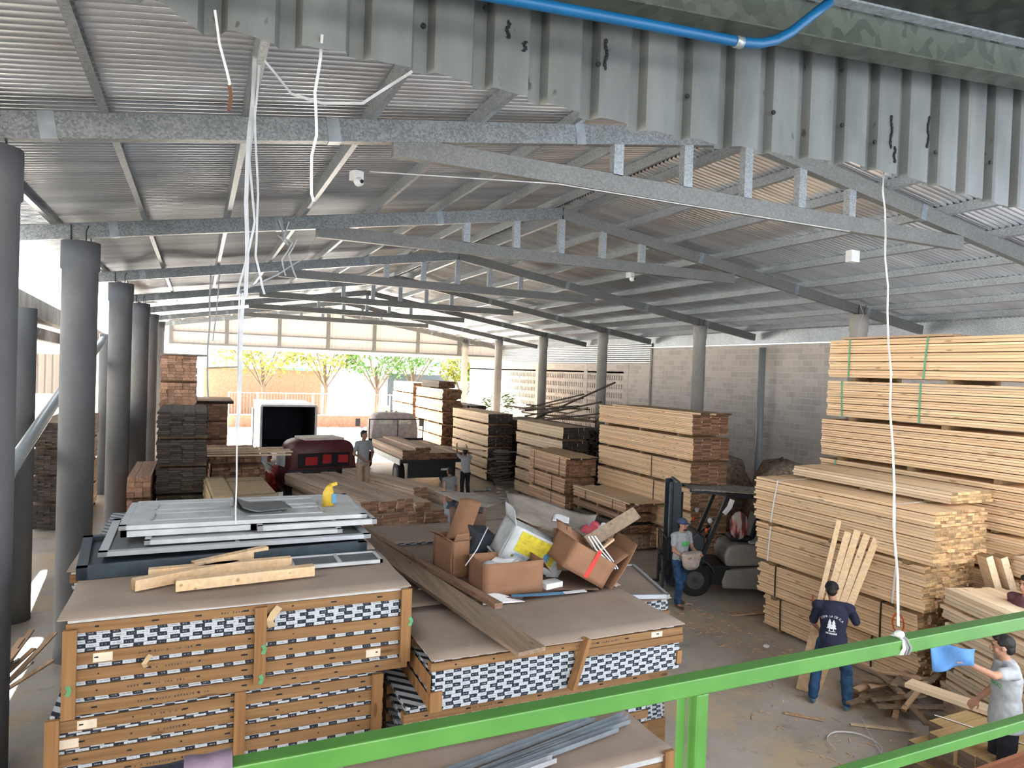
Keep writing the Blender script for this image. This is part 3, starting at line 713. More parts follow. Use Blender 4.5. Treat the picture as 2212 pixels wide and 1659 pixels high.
# B: very high stack at right
G = 'bundles of the highest stack at the right edge'
stack((10.85, 5.95), 3.65, 1.2, [0.60, 0.60, 0.56, 0.58], 0.0, G, 'pine bundle in the highest stack\'s lower half, %s of four', t=0.038, bw=0.14)
stack((10.85, 5.9), 3.65, 1.2, [0.72, 0.74, 0.72, 0.76], 0.0, G, 'green-strapped pale pine bundle, %s of the highest stack at the right edge', z0=2.365,
      shifts=[(0, 0.03), (0, 0.02), (-0.02, -1.0), (0.02, -1.1)], lens=[3.65, 3.65, 4.55, 4.7], tl=[0.04, 0.04, 0.04, 0.05], sub=3,
      straps=[((2.1, 0.02), (3.3, 0)), (), ((1.0, -.05), (2.7, 0), (4.2, .03)), ((1.2, -.03), (2.8, -0.05), (4.25, 0))], smat='green_strap', bw=0.14, jit=0.02)
tag(MB().box(11.0, 11.9, 5.6, 5.7, 0, 0.09).build('wood_block', 'pine_warm', loc=(0, 0, 5.325)), 'loose wooden block on top of the highest stack at right', 'wood block')
tag(MB().box(10.95, 11.9, 7.2, 9.3, 0, 0.035).build('loose_plank', 'pine_warm', loc=(0, 0, 5.325)), 'loose thin planks lying on the highest stack at right', 'plank')
tag(MB().box(10.15, 10.8, 9.0, 9.12, 0, 0.1).build('wood_block', 'red_end', loc=(-0.05, 0.05, 2.79)), 'reddish wooden bearer on the far end of the navy man\'s stack', 'wood block')
# C: middle stack beside the forklift mast
stack((11.0, 13.5), 4.3, 1.12, [0.60, 0.60, 0.60, 0.62, 0.62, 0.58], 0.0, 'bundles of the middle stack behind the forklift', 'yellow pine bundle, %s of the stack behind the forklift', t=0.042, mats=('pine', 'red_end'), straps=[(), (), ((1.5, 0),), ((1.6, 0),), (), ()], smat='black_strap', bw=0.27)
for k, (x, a, b) in enumerate([(11.05, 13.3, 17.2), (11.35, 13.1, 17.0), (11.65, 13.2, 16.8)]):
    tag(MB().box(x, x+0.27, a, b, 0, 0.045, ends=((2, 3), 1)).build('loose_plank', ['pine', 'red_end'], loc=(0, 0, 3.63)), ['left', 'middle', 'right'][k] + ' one of three loose planks on the stack behind the forklift', 'plank', 'planks on the stack behind the forklift')
# S3 low stack in front of it
stack((10.0, 14.8), 2.7, 0.95, [0.42, 0.26, 0.26, 0.30], 0.0, 'bundles of the low stack between cardboard pile and forklift', 'dark-ended bundle, %s of the low stack left of the forklift', mats=('pine_warm', 'red_end'), t=0.05, mlist=[('pine_warm', 'timber_end'), ('dark_wood', 'red_end'), ('red_wood', 'red_end'), ('pine_warm', 'red_end')], straps=[(), (), (), ((0.6, 0), (2.0, 0))], smat='black_strap')
for k in range(6):
    x = 10.02+k*0.155; a = 14.55+rr(-.12, .12)
    tag(MB().box(0, 0.15, 0, 2.9+rr(-.1, .1), 0, 0.04, ends=((2, 3), 1)).build('loose_plank', ['pine_pale', 'red_end'], loc=(x, a, 1.25), rot=(0, 0, rr(-.01, .01))), 'loose pale board on the low stack left of the forklift, %s from the left' % ['first', 'second', 'third', 'fourth', 'fifth', 'sixth'][k], 'plank', 'loose boards on the low stack')
# S2
stack((9.95, 17.85), 2.45, 1.02, [0.45, 0.45, 0.5, 0.6], 0.0, 'bundles of the short stack beyond the cardboard pile', 'orange-tinted pine bundle, %s of the short stack beyond the cardboard pile', mats=('pine_warm', 'red_end'), t=0.045, straps=[((0.3, 0),), ((0.9, 0),), ((0.8, 0), (2.0, 0)), ((0.4, 0), (2.1, 0))], smat='black_strap')
for k in range(3):
    tag(MB().box(0, 0.34, 0, 2.75+rr(-.1, .1), 0, 0.04, ends=((2, 3), 1)).build('loose_plank', ['pine', 'dark_end'], loc=(9.93+k*0.35, 17.6+rr(-.1, .1), 2.01), rot=(0, 0, rr(-.015, .015))), 'wide loose board topping the short stack, %s of three' % ['left', 'middle', 'right'][k], 'plank', 'boards topping the short stack')
# S1, S4, S5
stack((11.07, 20.2), 3.6, 0.98, [0.45, 0.45, 0.45, 0.47, 0.45, 0.45], 0.0, 'bundles of the stack with dark ends', 'pale dark-ended bundle, %s of the stack behind the short one', mats=('pine_pale', 'dark_end'), t=0.09, bw=0.2)
stack((10.85, 26.1), 4.3, 1.1, [0.45, 0.45, 0.47, 0.47, 0.47, 0.45], 0.0, 'bundles of the bright stack with grey ends', 'sunlit white bundle with grey ends, %s of its stack', mats=('pine_pale', 'dark_end'), t=0.06, bw=0.2)
stack((10.95, 32.3), 4.6, 0.98, [0.6, 0.6, 0.6, 0.6, 0.6, 0.55], 0.0, 'bundles of the red-ended stack near the gate', 'sunlit bundle with orange-red ends, %s of the stack near the gate', mats=('pine_pale', 'red_end'), t=0.06, bw=0.2, jx=0.03)
stack((10.9, 37.3), 4.3, 1.0, [0.62, 0.62, 0.62, 0.62, 0.62, 0.62], 0.0, 'bundles of the farthest white stack', 'overexposed white bundle, %s of the farthest stack outside', mats=('pine_pale', 'red_end'), t=0.06, bw=0.2)
stack((12.0, 31.6), 3.0, 1.0, [0.7, 0.7, 0.7, 0.35, 0.35], 0.0, 'grey boards stacked behind the red ends', 'rough grey boards, %s of the pile behind the red-ended stack', mats=('grey_wood', 'dark_end'), t=0.05, jit=0.15)
stack((11.0, 33.0), 3.0, 0.9, [0.35], 0.0, 'bundles of the red-ended stack near the gate', 'dark brown rough bundle lying %s on the red-ended stack', z0=3.58, mats=('dark_wood', 'red_end'), t=0.05, jit=0.1)
# scrap heap of pallets between stacks
for k in range(22):
    x = rr(10.2, 10.9); y = rr(21.8, 25.0); L = rr(0.5, 1.1); z = 0.06+0.065*k
    tag(MB().box(-L/2, L/2, -0.05, 0.05, 0, 0.05, ends=((4, 5), 1)).build('scrap_board', ['grey_wood', 'dark_end'], loc=(10.95+rr(-.12, .12) - 0.0, 24.9+rr(-.25, .25), z), rot=(rr(-.05, .05), rr(-.08, .08), rr(-.5, .5))), 'short grey board in the heap of pallet scrap beside the bright stack', 'board', 'heap of pallet scrap beside the bright stack')
# long poles leaning behind the bright stack
for k in range(16):
    a = V(12.3+rr(-.2, 1.2), 24.6+0.22*k, 2.55+0.035*k); b = a+V(rr(0.3, 1.6), rr(-4.0, -2.0), rr(-.2, 0.75))
    if k == 3: b = a+V(1.5, -3.5, 1.6)
    tag(MB().bar(a, b, 0.09, 0.05, ends=((2, 3), 1)).build('old_pole', ['dark_wood' if k % 2 else 'dusty_plank', 'dark_end']), 'old brown pole in the heap between the right columns' if k != 3 else 'old brown pole sticking up highest from the heap between the right columns', 'pole', 'heap of old poles between the right columns' if k != 3 else None)
lumber('lumber_bundle', 'dark rough pile carrying the old poles between the right columns', None, (12.3, 21.6, 0), 7.0, 1.6, 2.5, 0.0, t=0.07, mats=('dark_wood', 'dark_end'), jit=0.2)
# left stacks, ends towards the camera
GL = 'bundles of the dark stack by the left columns'
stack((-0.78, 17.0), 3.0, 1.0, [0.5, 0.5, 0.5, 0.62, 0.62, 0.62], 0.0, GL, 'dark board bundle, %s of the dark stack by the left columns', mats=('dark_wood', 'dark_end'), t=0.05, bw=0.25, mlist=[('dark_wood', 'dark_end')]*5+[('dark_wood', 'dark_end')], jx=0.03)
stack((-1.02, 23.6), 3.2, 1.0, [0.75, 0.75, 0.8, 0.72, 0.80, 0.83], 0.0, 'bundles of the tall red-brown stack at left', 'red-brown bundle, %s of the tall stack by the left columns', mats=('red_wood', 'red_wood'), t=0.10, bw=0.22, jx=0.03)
tag(MB().box(-1.1, 0.25, 23.4, 26.9, 0, 0.05).build('cover_sheet', 'grey_wood', loc=(0, 0, 4.67)), 'thin grey board capping the tall red-brown stack at left', 'board')
stack((-0.02, 25.9), 3.0, 1.02, [0.6, 0.6, 0.62, 0.62, 0.62], 0.0, 'bundles of the red-brown stack right of the tall one', 'red-brown bundle, %s of the stack right of the tall one', mats=('red_wood', 'red_wood'), t=0.09, bw=0.25)
tag(MB().box(-0.35, 1.15, 25.7, 28.9, 0, 0.09, ends=((2, 3), 1)).build('loose_plank', ['pine_warm', 'dark_end'], loc=(0, 0, 3.08)), 'pale planks overhanging the stack right of the tall one', 'plank')
stack((0.38, 18.6), 2.6, 1.25, [0.5, 0.5, 0.5, 0.38, 0.22], 0.02, 'low brown stack before the open gate', 'brown bundle, %s of the low stack beside the red cab', mats=('red_wood', 'red_end'), t=0.06, jit=0.12, shifts=[(0, 0), (0, 0), (0, 0), (0, 0), (-0.05, 0.5)])
for k in range(4):
    tag(MB().box(0, 2.2, 0, 0.14, 0, 0.035).build('loose_plank', 'pine_pale', loc=(0.1+rr(-.1, .1), 18.9+k*0.5, 2.13), rot=(0, 0, rr(-.04, .04))), 'thin board lying crosswise on the low brown stack, %s from the front' % ['first', 'second', 'third', 'fourth'][k], 'plank', 'crosswise boards on the low brown stack')
stack((-1.3, 16.6), 2.6, 0.45, [0.5, 0.5, 0.5, 0.5], 0.0, 'narrow stack left of the dark stack', 'narrow red-brown bundle, %s of the stack between column and dark stack', mats=('red_wood', 'red_wood'), t=0.1)
# flat bundle of brown fibre boards
fb = empty('fibreboard_bundle', (0.32, 14.2, 0), 0.05, 'tan fibreboard bundle bound with black bands in front of the low brown stack', 'board bundle')
mb = MB()
for k in range(30):
    mb.box(0+rr(-.01, .01), 1.25+rr(-.01, .01), 0+rr(-.01, .01), 2.9, 0.06+k*0.06, 0.06+k*0.06+0.056)
mb.build('boards', 'fibreboard', fb)
for (a, b, c, d) in ((0, 0.45, 1.25, 0.55), (0, 2.2, 1.25, 2.3)):
    MB().ribbon([(a-.012, b, 0.8), (a-.012, b, 1.875), (c+.012, d, 1.875), (c+.012, d, 0.8)], 0.03, 0.004, side=(0, 1, 0)).build('strap', 'black_strap', fb)
MB().ribbon([(0.35, -.012, 0.8), (0.35, -.012, 1.876), (0.4, 2.91, 1.876)], 0.03, 0.004).build('strap', 'black_strap', fb)
MB().sheet([(0.02, 0.02, 1.878), (0.40, 0.0, 1.878), (0.42, 2.88, 1.878), (0.03, 2.88, 1.878)], 0.02, fn=lambda u, v: 0.02*u*(1-v)).build('loose_top_sheet', 'fibreboard', fb)
# stacks beyond the left columns
stack((-3.95, 13.2), 3.2, 0.95, [0.55, 0.55, 0.6, 0.62, 0.62], 0.0, 'brown boards of the neighbouring shed', 'brown bundle, %s of the stack seen between the first two left columns', mats=('grey_wood', 'dusty_plank'), t=0.05)
stack((-3.8, 21.0), 4.0, 1.0, [0.7, 0.7, 0.7, 0.7], 0.0, 'reddish boards of the neighbouring shed', 'reddish bundle, %s of the stack seen behind the second left column', mats=('dusty_plank', 'dark_end'), t=0.05)
for k in range(7):
    tag(MB().bar((-1.35+rr(-.15, .15), 12.6+0.3*k, 0.02), (-1.0+rr(-.1, .25), 13.1+0.3*k, 1.45+rr(-.5, .5)), 0.14, 0.03).build('leaning_board', 'grey_wood'), 'old board leaning near the foot of the left columns, %s from the front' % ['first', 'second', 'third', 'fourth', 'fifth', 'sixth', 'seventh'][k], 'board', 'boards leaning at the left columns')
stack((-2.75, 4.6), 4.6, 0.85, [0.35, 0.3, 0.3], 0.0, 'dark boards added to darken the lower left corner', 'dark board layer, %s of the low pile added to darken the lower left corner', mats=('dark_wood', 'dark_end'), t=0.05, jit=0.2)  # dark boards added over bright floor to imitate the shaded corner
# debris sticks at lower left
for k in range(9):
    tag(MB().bar((-2.2+rr(-.3, .3), 8.3+rr(-1, .8), 0.70+0.02*k), (-1.5+rr(-.3, .1), 9.3+rr(-.6, 1), 0.8+rr(0, .5)), 0.06, 0.02).build('scrap_stick', 'pine_warm' if k % 3 else 'grey_wood'), 'scrap stick in the dark corner at lower left', 'stick', 'scrap sticks in the dark lower left corner')
# D: stack behind the man in grey at right
G = 'boards of the stack beside the grey-shirted man at right'
aD = math.radians(-18)
def local(base, ang, x, y): return (base[0]+x*math.cos(ang)-y*math.sin(ang), base[1]+x*math.sin(ang)+y*math.cos(ang))
FD = (9.45, 6.12); LD = 3.1
nb = local(FD, aD, 0, -LD)
stack(nb, LD, 1.0, [0.28, 0.2, 0.2, 0.2, 0.2, 0.2, 0.2, 0.24], aD, G, 'pale board layer, %s of the stack right behind the grey-shirted man', mats=('pine_pale', 'pine_end'), t=0.055, bol=0.03, jit=0.07, shifts=[(rr(-.03, .03), rr(-.08, .08)) for _ in range(7)]+[(0.0, 0.02)])
nb2 = local(nb, aD, 1.1, 0.5)
stack(nb2, 2.8, 1.1, [0.6, 0.6, 0.6, 0.35], aD, 'stack at the far right edge', 'pale pine bundle, %s of the stack at the very right edge', mats=('pine_pale', 'pine_end'), t=0.045)
for k, (px, py, a) in enumerate([(10.45, 6.0, 0.5), (10.62, 5.9, 0.45), (11.0, 5.75, -0.3)]):
    tag(MB().bar((px, py, 1.35), (px-0.30*math.cos(a), py+0.1, 2.15), 0.2, 0.1, ends=((2, 3), 1)).build('leaning_plank', ['pine_pale', 'pine_end']), ['left short pale plank leaning beyond the stack at right', 'middle short pale plank leaning beyond the stack at right', 'right short pale plank leaning beyond the stack at right'][k], 'plank')
# E: squared timbers at lower right, running along x
mb_t = []
tiers = [(0, 7), (1, 7), (2, 6), (3, 6)]
for (j, n) in tiers:
    for i in range(n):
        x0 = 7.30+rr(-.10, .10)-(0.15 if j < 2 else 0.0) + (0.25 if j == 3 and i == 0 else 0); y1 = 5.12-i*0.172-(0.02*j); z = 0.06+j*0.172
        tag(MB().box(0, 3.0, -0.168, 0, 0, 0.168, ends=((5,), 1)).build('squared_timber', ['timber_x', 'timber_end'], loc=(x0, y1, z), rot=(0, 0, rr(-.006, .006))), 'squared brown timber at lower right, row %s from top, place %s from far side' % (['four', 'three', 'two', 'one'][j], ['one', 'two', 'three', 'four', 'five', 'six', 'seven'][i]), 'timber', 'squared timbers at the lower right')
for x in (7.6, 9.6): tag(MB().box(x, x+0.1, 4.1, 5.4, 0, 0.058).build('bearer', 'dark_wood'), 'bearer under the squared timbers, %s one' % ('left' if x < 8 else 'right'), 'bearer')
tag(MB().box(0, 0.22, 0, 2.6, 0, 0.05, ends=((2, 3), 1)).build('loose_plank', ['pine_pale', 'paper'], loc=(8.75, 3.2, 0.765), rot=(0, 0, 0.26)), 'pale planed board lying across the squared timbers', 'plank')
tag(MB().ribbon([(7.76, 5.11, 0.755), (7.95, 4.6, 0.757), (8.15, 4.1, 0.757)], 0.02, 0.003, side=(1, 0, 0)).build('plastic_band', 'white_strap'), 'white plastic band across the squared timbers', 'strap')
# mahogany boards in the lower right corner
for k in range(6):
    tag(MB().box(0, 3.0, 0, 0.2, 0, 0.045).build('mahogany_board', 'mahogany_x', loc=(5.62+0.02*k, 2.18+0.21*k, 1.42), rot=(0, 0, 0.02)), 'dark reddish hardwood board at the lower right corner, %s from the front' % ['first', 'second', 'third', 'fourth', 'fifth', 'sixth'][k], 'board', 'reddish hardwood boards at lower right')
stack((5.85, 2.2), 3.0, 1.2, [0.7, 0.7], 0.0, 'pile under the hardwood boards', 'reddish bundle, %s under the hardwood boards', mats=('mahogany', 'mahogany'), wds=[2.6, 2.6], lens=[1.1, 1.1])
# scrap wood pile on the floor
random.seed(21)
for k in range(30):
    a = rr(0, 3.14); c = V(8.98+rr(-.34, .55), 6.35+rr(-.35, .5), 0.03+0.013*k); L = rr(0.5, 1.15); w = rr(0.05, 0.10)
    b = V(math.cos(a), math.sin(a), rr(-.25, .25)*(0.3 if k < 12 else 1))*L/2
    if c.x > 9.2: c.x -= 0.25
    tag(MB().bar(c-b+V(0, 0, abs(b.z)), c+b+V(0, 0, abs(b.z)), w, 0.028, ends=((2, 3), 1)).build('scrap_board', ['dusty_plank' if k % 3 else 'pine_warm', 'pine_end']), 'short splintered board in the scrap pile behind the navy-shirted man', 'board', 'scrap pile on the floor')
# leaning planks held by the man in navy
for k in range(5):
    top = V(8.93+0.080*k, 7.48-0.100*k, 2.30-0.04*abs(k-2)+(0.2 if k == 0 else 0)); bot = V(8.10+0.035*k, 7.36-0.045*k, 0.02)
    tag(MB().bar(bot, top, 0.095 if k else 0.07, 0.03, up=(-.78, -.62, 0.3), ends=((2, 3), 1)).build('leaning_plank', ['pine', 'pine_end']), 'long plank leaning on the tall stack before the navy-shirted man, %s from the left' % ['first', 'second', 'third', 'fourth', 'fifth'][k], 'plank', 'planks leaning on the tall stack')
# husk bags / dusty mound behind
for k, (x, y, r, h) in enumerate([(14.1, 15.8, 0.9, 2.25), (14.4, 13.9, 1.05, 2.4), (13.3, 11.1, 1.1, 2.3)]):
    mb = MB(); n = 40; m_ = 18
    for i in range(m_+1):
        f = i/m_
        for q in range(n):
            a = 2*math.pi*q/n; d = V(math.cos(a), math.sin(a), 0)
            rad = r*(1-0.55*f**2.2)*(1+0.22*noise.noise(V(d.x*1.5+k*7, d.y*1.5, f*2.5)))*(1+0.08*noise.noise(V(d.x*9, d.y*9+k, f*12)))
            if i == m_: rad *= 0.15
            mb.v.append((x+d.x*rad, y+d.y*rad, h*f+0.12*noise.noise(V(d.x*3, d.y*3, f*6+k))*(0 if i == 0 else 1)))
    for i in range(m_):
        for q in range(n):
            w = (q+1) % n; mb.f.append((i*n+q, i*n+w, (i+1)*n+w, (i+1)*n+q)); mb.mi.append(0); mb.sm.append(True)
    mb.f.append(tuple(range(m_*n, m_*n+n))); mb.mi.append(0); mb.sm.append(True)
    tag(mb.build('dusty_sack_heap', 'husk'), ['leftmost dusty brown heap by the block wall', 'large dusty grey-brown heap by the block wall', 'dusty heap beside the highest stack, under the drainpipe'][k], 'heap')
# floor debris, strap coil
def coil(pts, label, mat='white_strap'):
    tag(MB().ribbon([V(*p) for p in pts], 0.018, 0.003, side=(0, 0, 1)).build('plastic_band', mat), label, 'strap')
coil([(7.53+0.32*math.cos(a*0.33)*-1, 5.95+0.30*math.sin(a*0.33), 0.03+0.008*abs(math.sin(a))) for a in range(14)]+[(8.05, 6.2, 0.03), (8.2, 6.4, 0.06)], 'loose white band curling on the floor beside the squared timbers')
coil([(7.55, 5.62, 0.02), (7.75, 5.55, 0.02), (7.95, 5.58, 0.02), (8.05, 5.55, 0.05)], 'short white band end on the floor left of the timbers')
tag(MB().bar((7.95, 6.35, 0.02), (8.6, 5.9, 0.02), 0.05, 0.02).build('scrap_stick', 'pine_pale'), 'pale stick on the floor beside the white band', 'stick')
tag(MB().bar((7.35, 6.9, 0.02), (7.7, 6.55, 0.02), 0.05, 0.02).build('scrap_stick', 'pine_warm'), 'brown stick on the floor left of the white band', 'stick')
tag(MB().bar((9.35, 10.2, 0.025), (10.6, 10.0, 0.05), 0.14, 0.03).build('floor_plank', 'pine_warm'), 'reddish plank on the floor before the forklift', 'plank')
tag(MB().ell((8.85, 8.75, 0.03), (0.06, 0.05, 0.03)).build('crumpled_paper', 'paper'), 'crumpled white paper on the floor between the two men', 'paper')
mb = MB(); random.seed(5)
for k in range(260):
    x = rr(8.1, 9.3); y = rr(8.3, 11.2) ; a = rr(0, 6.28); L = rr(0.02, 0.14)
    if rr(0, 1) < 0.3: x, y = rr(6.8, 8.6), rr(5.0, 8.5)
    mb.bar((x, y, 0.006), (x+L*math.cos(a), y+L*math.sin(a), 0.012), rr(.006, .02), 0.006)
tag(mb.build('wood_shavings', 'pine_warm'), 'scattered wood splinters and shavings on the concrete floor', 'wood shavings', kind='stuff')
mb = MB()
for k in range(26):
    x = rr(10.2, 12.4); y = rr(19.0, 26.0); mb.ell((rr(9.6, 10.7), rr(20.8, 24.5), 0.04), (rr(.05, .2), rr(.05, .2), rr(.02, .06)), n=8)
tag(mb.build('floor_litter', 'grey_paper'), 'pale litter of rags and paper on the floor by the far stacks', 'litter', kind='stuff')
# ================================================================ DRYWALL PACKAGES
def package(loc, w, dep, layers, battens, label, group, rz=0.0, cover=None, blocks=(), ragged=True, tape=()):
    """front faces -y, loc is the front left bottom corner; layers listed bottom up: ('s',h) sheets, ('r',h) wooden rails, ('w',h) plain white edge"""
    r = empty('drywall_package', loc, rz, label, 'drywall package', group); z = 0
    for (k, h) in layers:
        if k == 's':
            mb = MB(); n = max(1, int(round(h/0.0145)))
            for i in range(n):
                dx = rr(-.006, .006)
                mb.box(0.02+dx, w-0.02+dx, 0.012+rr(0, .006), dep-0.01, z+i*h/n, z+(i+1)*h/n-0.001)
            mb.build('sheets', 'sheet_edges', r)
        elif k == 'w':
            MB().box(0.01, w-0.01, 0.0, dep, z, z+h-0.002).build('sheets', 'grey_paper', r)
        elif k == 'r':
            fm = MB().box(0.0, w, 0.0, 0.09, z, z+h-0.004)
            MB().box(0.0, w, dep-0.1, dep, z, z+h-0.004).build('rail', 'rail_wood', r)
            mb = MB(); mb.box(0.0, w, dep*0.45, dep*0.55, z, z+h-0.004); mb.build('rail', 'rail_wood', r)
            for q in range(int(w/0.33)): fm.cyl((0.2+q*0.33+rr(-.05, .05), 0.002, z+h*0.5), (0.2+q*0.33, -0.0015, z+h*0.5), 0.006, 8, mi=1)
            if rr(0, 1) < 0.75:      # faint mill stamp strokes
                x = rr(0.3, w-1.0)
                for q in range(rnd_i(12, 24)):
                    if rr(0, 1) < 0.8: fm.box(x+q*0.02, x+q*0.02+0.011, -0.001, 0.001, z+h*0.38, z+h*0.38+rr(.010, .016), mi=2)
            fm.build('rail', ['rail_wood', 'near_black', 'dark_wood'], r)
            if rr(0, 1) < 0.5:
                x = rr(0.05, 0.2) if rr(0, 1) < .5 else w-0.35
                MB().box(x, x+0.12, -0.002, 0.002, z+0.008, z+h-0.014).build('label', 'pale_label', r)
        z += h
    for (x, z0, z1, ww) in battens:
        MB().box(x, x+ww, -0.035, -0.001, z0, z1).build('batten', 'batten_wood', r)
    for (x0, x1, z0, z1) in blocks: MB().box(x0, x1, -0.004, 0.09, z0, z1).build('end_block', 'batten_wood', r)
    if cover is not None:
        e = cover; MB().sheet([(-e, -0.02, z), (w+0.01, -0.02, z), (w+0.01, dep, z), (-e, dep, z)], 0.008, 14, 6, fn=lambda u, v: 0.012*(abs(u-0.5)*2)**8*math.sin(v*5+1)**2+0.004*math.sin(u*9)).build('cover_sheet', 'brown_sheet', r)
    return r
def rnd_i(a, b): return random.randint(a, b)
plain('pale_label', (0.62, 0.52, 0.42), 0.8); plain('green_tape', (0.10, 0.28, 0.13), 0.7)
R5 = [('r', .085), ('s', .033)]
G = 'drywall packages of the left pallet pile'
up = [('r', .085), ('s', .033), ('r', .085), ('s', .033), ('r', .085), ('s', .033), ('r', .085), ('s', .14), ('r', .075), ('w', .02)]
hz = sum(h for _, h in up)
P1 = package((-0.79, 5.60, 2.67-hz), 2.45, 1.24, up, [(-0.015, -0.01, hz-0.06, 0.085), (1.235, 0.045, hz-0.035, 0.085), (2.38, 0.06, hz-0.005, 0.085)], 'upper front drywall package of the left pile with checkered white and black sheet edges', G, cover=0.05)
for (x, z, s) in ((-0.01, 0.20, 1), (1.265, 0.32, 1), (1.25, 0.09, 1), (2.42, 0.40, 1)):
    MB().ribbon([(x+0.03, -0.037, z+0.03), (x+0.045, -0.040, z), (x+0.03, -0.038, z-0.04)], 0.03, 0.003).build('torn_tape', 'green_tape', P1)
for (x, z, s) in ((1.36, 0.50, 1.0), (0.5, 0.30, 0.6)):
    mb = MB(); mb.ribbon([(x, -0.005, z-0.03*s), (x-0.02*s, -0.03, z+0.03*s), (x+0.01, -0.02, z+0.08*s), (x+0.05*s, -0.03, z+0.13*s)], 0.055*s, 0.003); mb.build('torn_paper', 'fibreboard', P1)
lowr = [('r', .085), ('s', .035)]*6
hl = sum(h for _, h in lowr)
z = 2.67-hz
bat = lambda: [(-0.0, 0.0, hl, 0.085), (1.2, 0.0, hl+0.01, 0.085), (2.28, 0.0, hl, 0.085)]
package((-0.90, 5.62, z-hl), 2.37, 1.24, lowr, [(0.0, 0.0, hl-0.01, 0.085), (1.215, 0.0, hl, 0.08), (2.27, 0.0, hl-0.02, 0.085)], 'second drywall package of the left pile, set slightly left under the top one', G)
package((-0.93, 5.63, z-2*hl-0.02), 2.37, 1.24, lowr, [(0.0, 0.0, hl, 0.085), (1.2, 0.0, hl, 0.08), (2.27, 0.0, hl, 0.085)], 'third drywall package of the left pile, low behind the green rail', G)
package((-0.92, 5.63, 0.0), 2.37, 1.24, [('r', z-2*hl-0.03)], [], 'lowest drywall package of the left pile on the floor', G)
package((-0.95, 6.87, 2.67-hz), 2.60, 1.24, up, [], 'drywall package behind the front one of the left pile, under the offcuts', G, cover=0.02)
package((-0.93, 6.87, 0.0), 2.5, 1.24, [('r', .3), ('s', .3), ('r', .3), ('s', .3), ('r', .3), ('s', 2.67-hz-1.502)], [], 'rear lower drywall package of the left pile', G)
package((-0.9, 8.15, 0.0), 2.6, 1.2, [('r', .6), ('s', .6), ('r', .7), ('s', .78)], [], 'drywall package under the far side of the white doors', G)
# right pile
G2 = 'drywall packages of the right pallet pile'
u2 = [('s', .24), ('s', .085), ('r', .07), ('s', .016)]
h2 = sum(h for _, h in u2)
P2 = package((1.73, 5.17, 2.20-h2), 2.45, 1.22, u2, [], 'upper front drywall package of the right pile with tall checkered edge band', G2, cover=0.0, blocks=[(0.0, 0.10, 0.0, 0.16), (2.40, 2.45, 0.05, 0.17)])
MB().box(1.30, 2.45, -0.012, 0.09, 0.255, 0.322).build('rail', 'rail_wood', P2)
MB().box(-0.004, 0.0, 0.0, 1.22, 0.02, 0.13).build('side_board', 'batten_wood', P2); MB().box(-0.006, 0.0, 0.0, 1.22, 0.17, 0.30).build('side_board', 'batten_wood', P2)
low2 = [('r', .075), ('s', .045)]*6; hl2 = sum(h for _, h in low2)
zb = 2.20-h2
package((1.56, 5.30, zb-hl2), 2.36, 1.22, low2, [], 'second drywall package of the right pile behind the green rail', G2)
package((1.60, 5.33, zb-2*hl2-.01), 2.36, 1.22, low2, [], 'third drywall package of the right pile', G2)
package((1.60, 5.33, 0), 2.36, 1.22, [('r', zb-2*hl2-.02)], [], 'lowest drywall package of the right pile', G2)
for (x, y, zt, w, lab, dep, lo) in ((1.70, 6.43, 2.20, 2.6, 'drywall package carrying the cardboard rubbish', 1.22, 0), (1.75, 7.69, 2.24, 2.55, 'drywall package just behind the cardboard rubbish', 0.95, 0), (1.85, 8.66, 2.27, 2.5, 'farthest drywall package of the right pile', 1.0, 0),
                             (4.22, 6.9, 1.80, 1.15, 'lower drywall package reaching out right of the rubbish', 1.5, 0)):
    package((x, y, 0), w, dep, [('r', .3), ('s', .3), ('r', .3), ('s', .3), ('r', zt-1.36), ('s', .14)], [], lab, G2, cover=0.0)
fr = empty('framed_panel', (4.12, 7.1, 1.83), -0.28, 'large flat panel with aluminium frame lying right of the rubbish', 'panel')
MB().box(0.03, 1.15, 0.04, 1.3, 0, 0.03).build('panel', 'brown_sheet', fr)
for a in ((0, 1.18, 0, 0.035), (0, 1.18, 1.3, 1.335), (1.15, 1.19, 0, 1.335), (0, 0.03, 0, 1.335)): MB().box(a[0], a[1], a[2], a[3], 0, 0.05).build('frame_bar', 'aluminium', fr)
# front-most package at the bottom edge with steel profiles
P3 = package((1.05, 4.42, 0), 2.48, 1.0-0.2, [('r', .3), ('s', .3), ('r', .3), ('s', .2), ('r', .08), ('s', .06), ('r', .08), ('s', .06), ('r', .08), ('w', 0.05)], [(2.38, 0.5, 1.55, 0.085), (-0.0, 0.5, 1.5, 0.085)], 'nearest drywall package at the bottom edge under the steel profiles', 'drywall packages at the bottom edge', cover=0.0)
for k, (xa, ya, xb, yb, mat, lab) in enumerate([(0.75, 4.28, 2.55, 4.60, 'aluminium', 'bright thin steel profile, nearest of the five at the bottom edge'), (1.2, 4.42, 3.25, 4.82, 'galv', 'long galvanized profile second from the front'), (1.25, 4.50, 3.42, 4.90, 'galv', 'long galvanized profile in the middle of the five'), (1.9, 4.62, 3.45, 4.98, 'galv', 'short galvanized profile fourth from the front'), (1.3, 4.62, 3.15, 5.04, 'galv', 'galvanized profile farthest back of the five')]):
    a, b = V(xa, ya, 1.545+0.0*k), V(xb, yb, 1.545+0.0*k); d = (b-a).normalized(); x = d.cross(V(0, 0, 1))
    mb = MB(); mb.bar(a+V(0, 0, .003), b+V(0, 0, .003), 0.06, 0.003)
    for s in (-1, 1): mb.bar(a+x*s*0.029+V(0, 0, .02), b+x*s*0.029+V(0, 0, .02), 0.003, 0.038)
    tag(mb.build('steel_profile', mat), lab, 'steel profile')
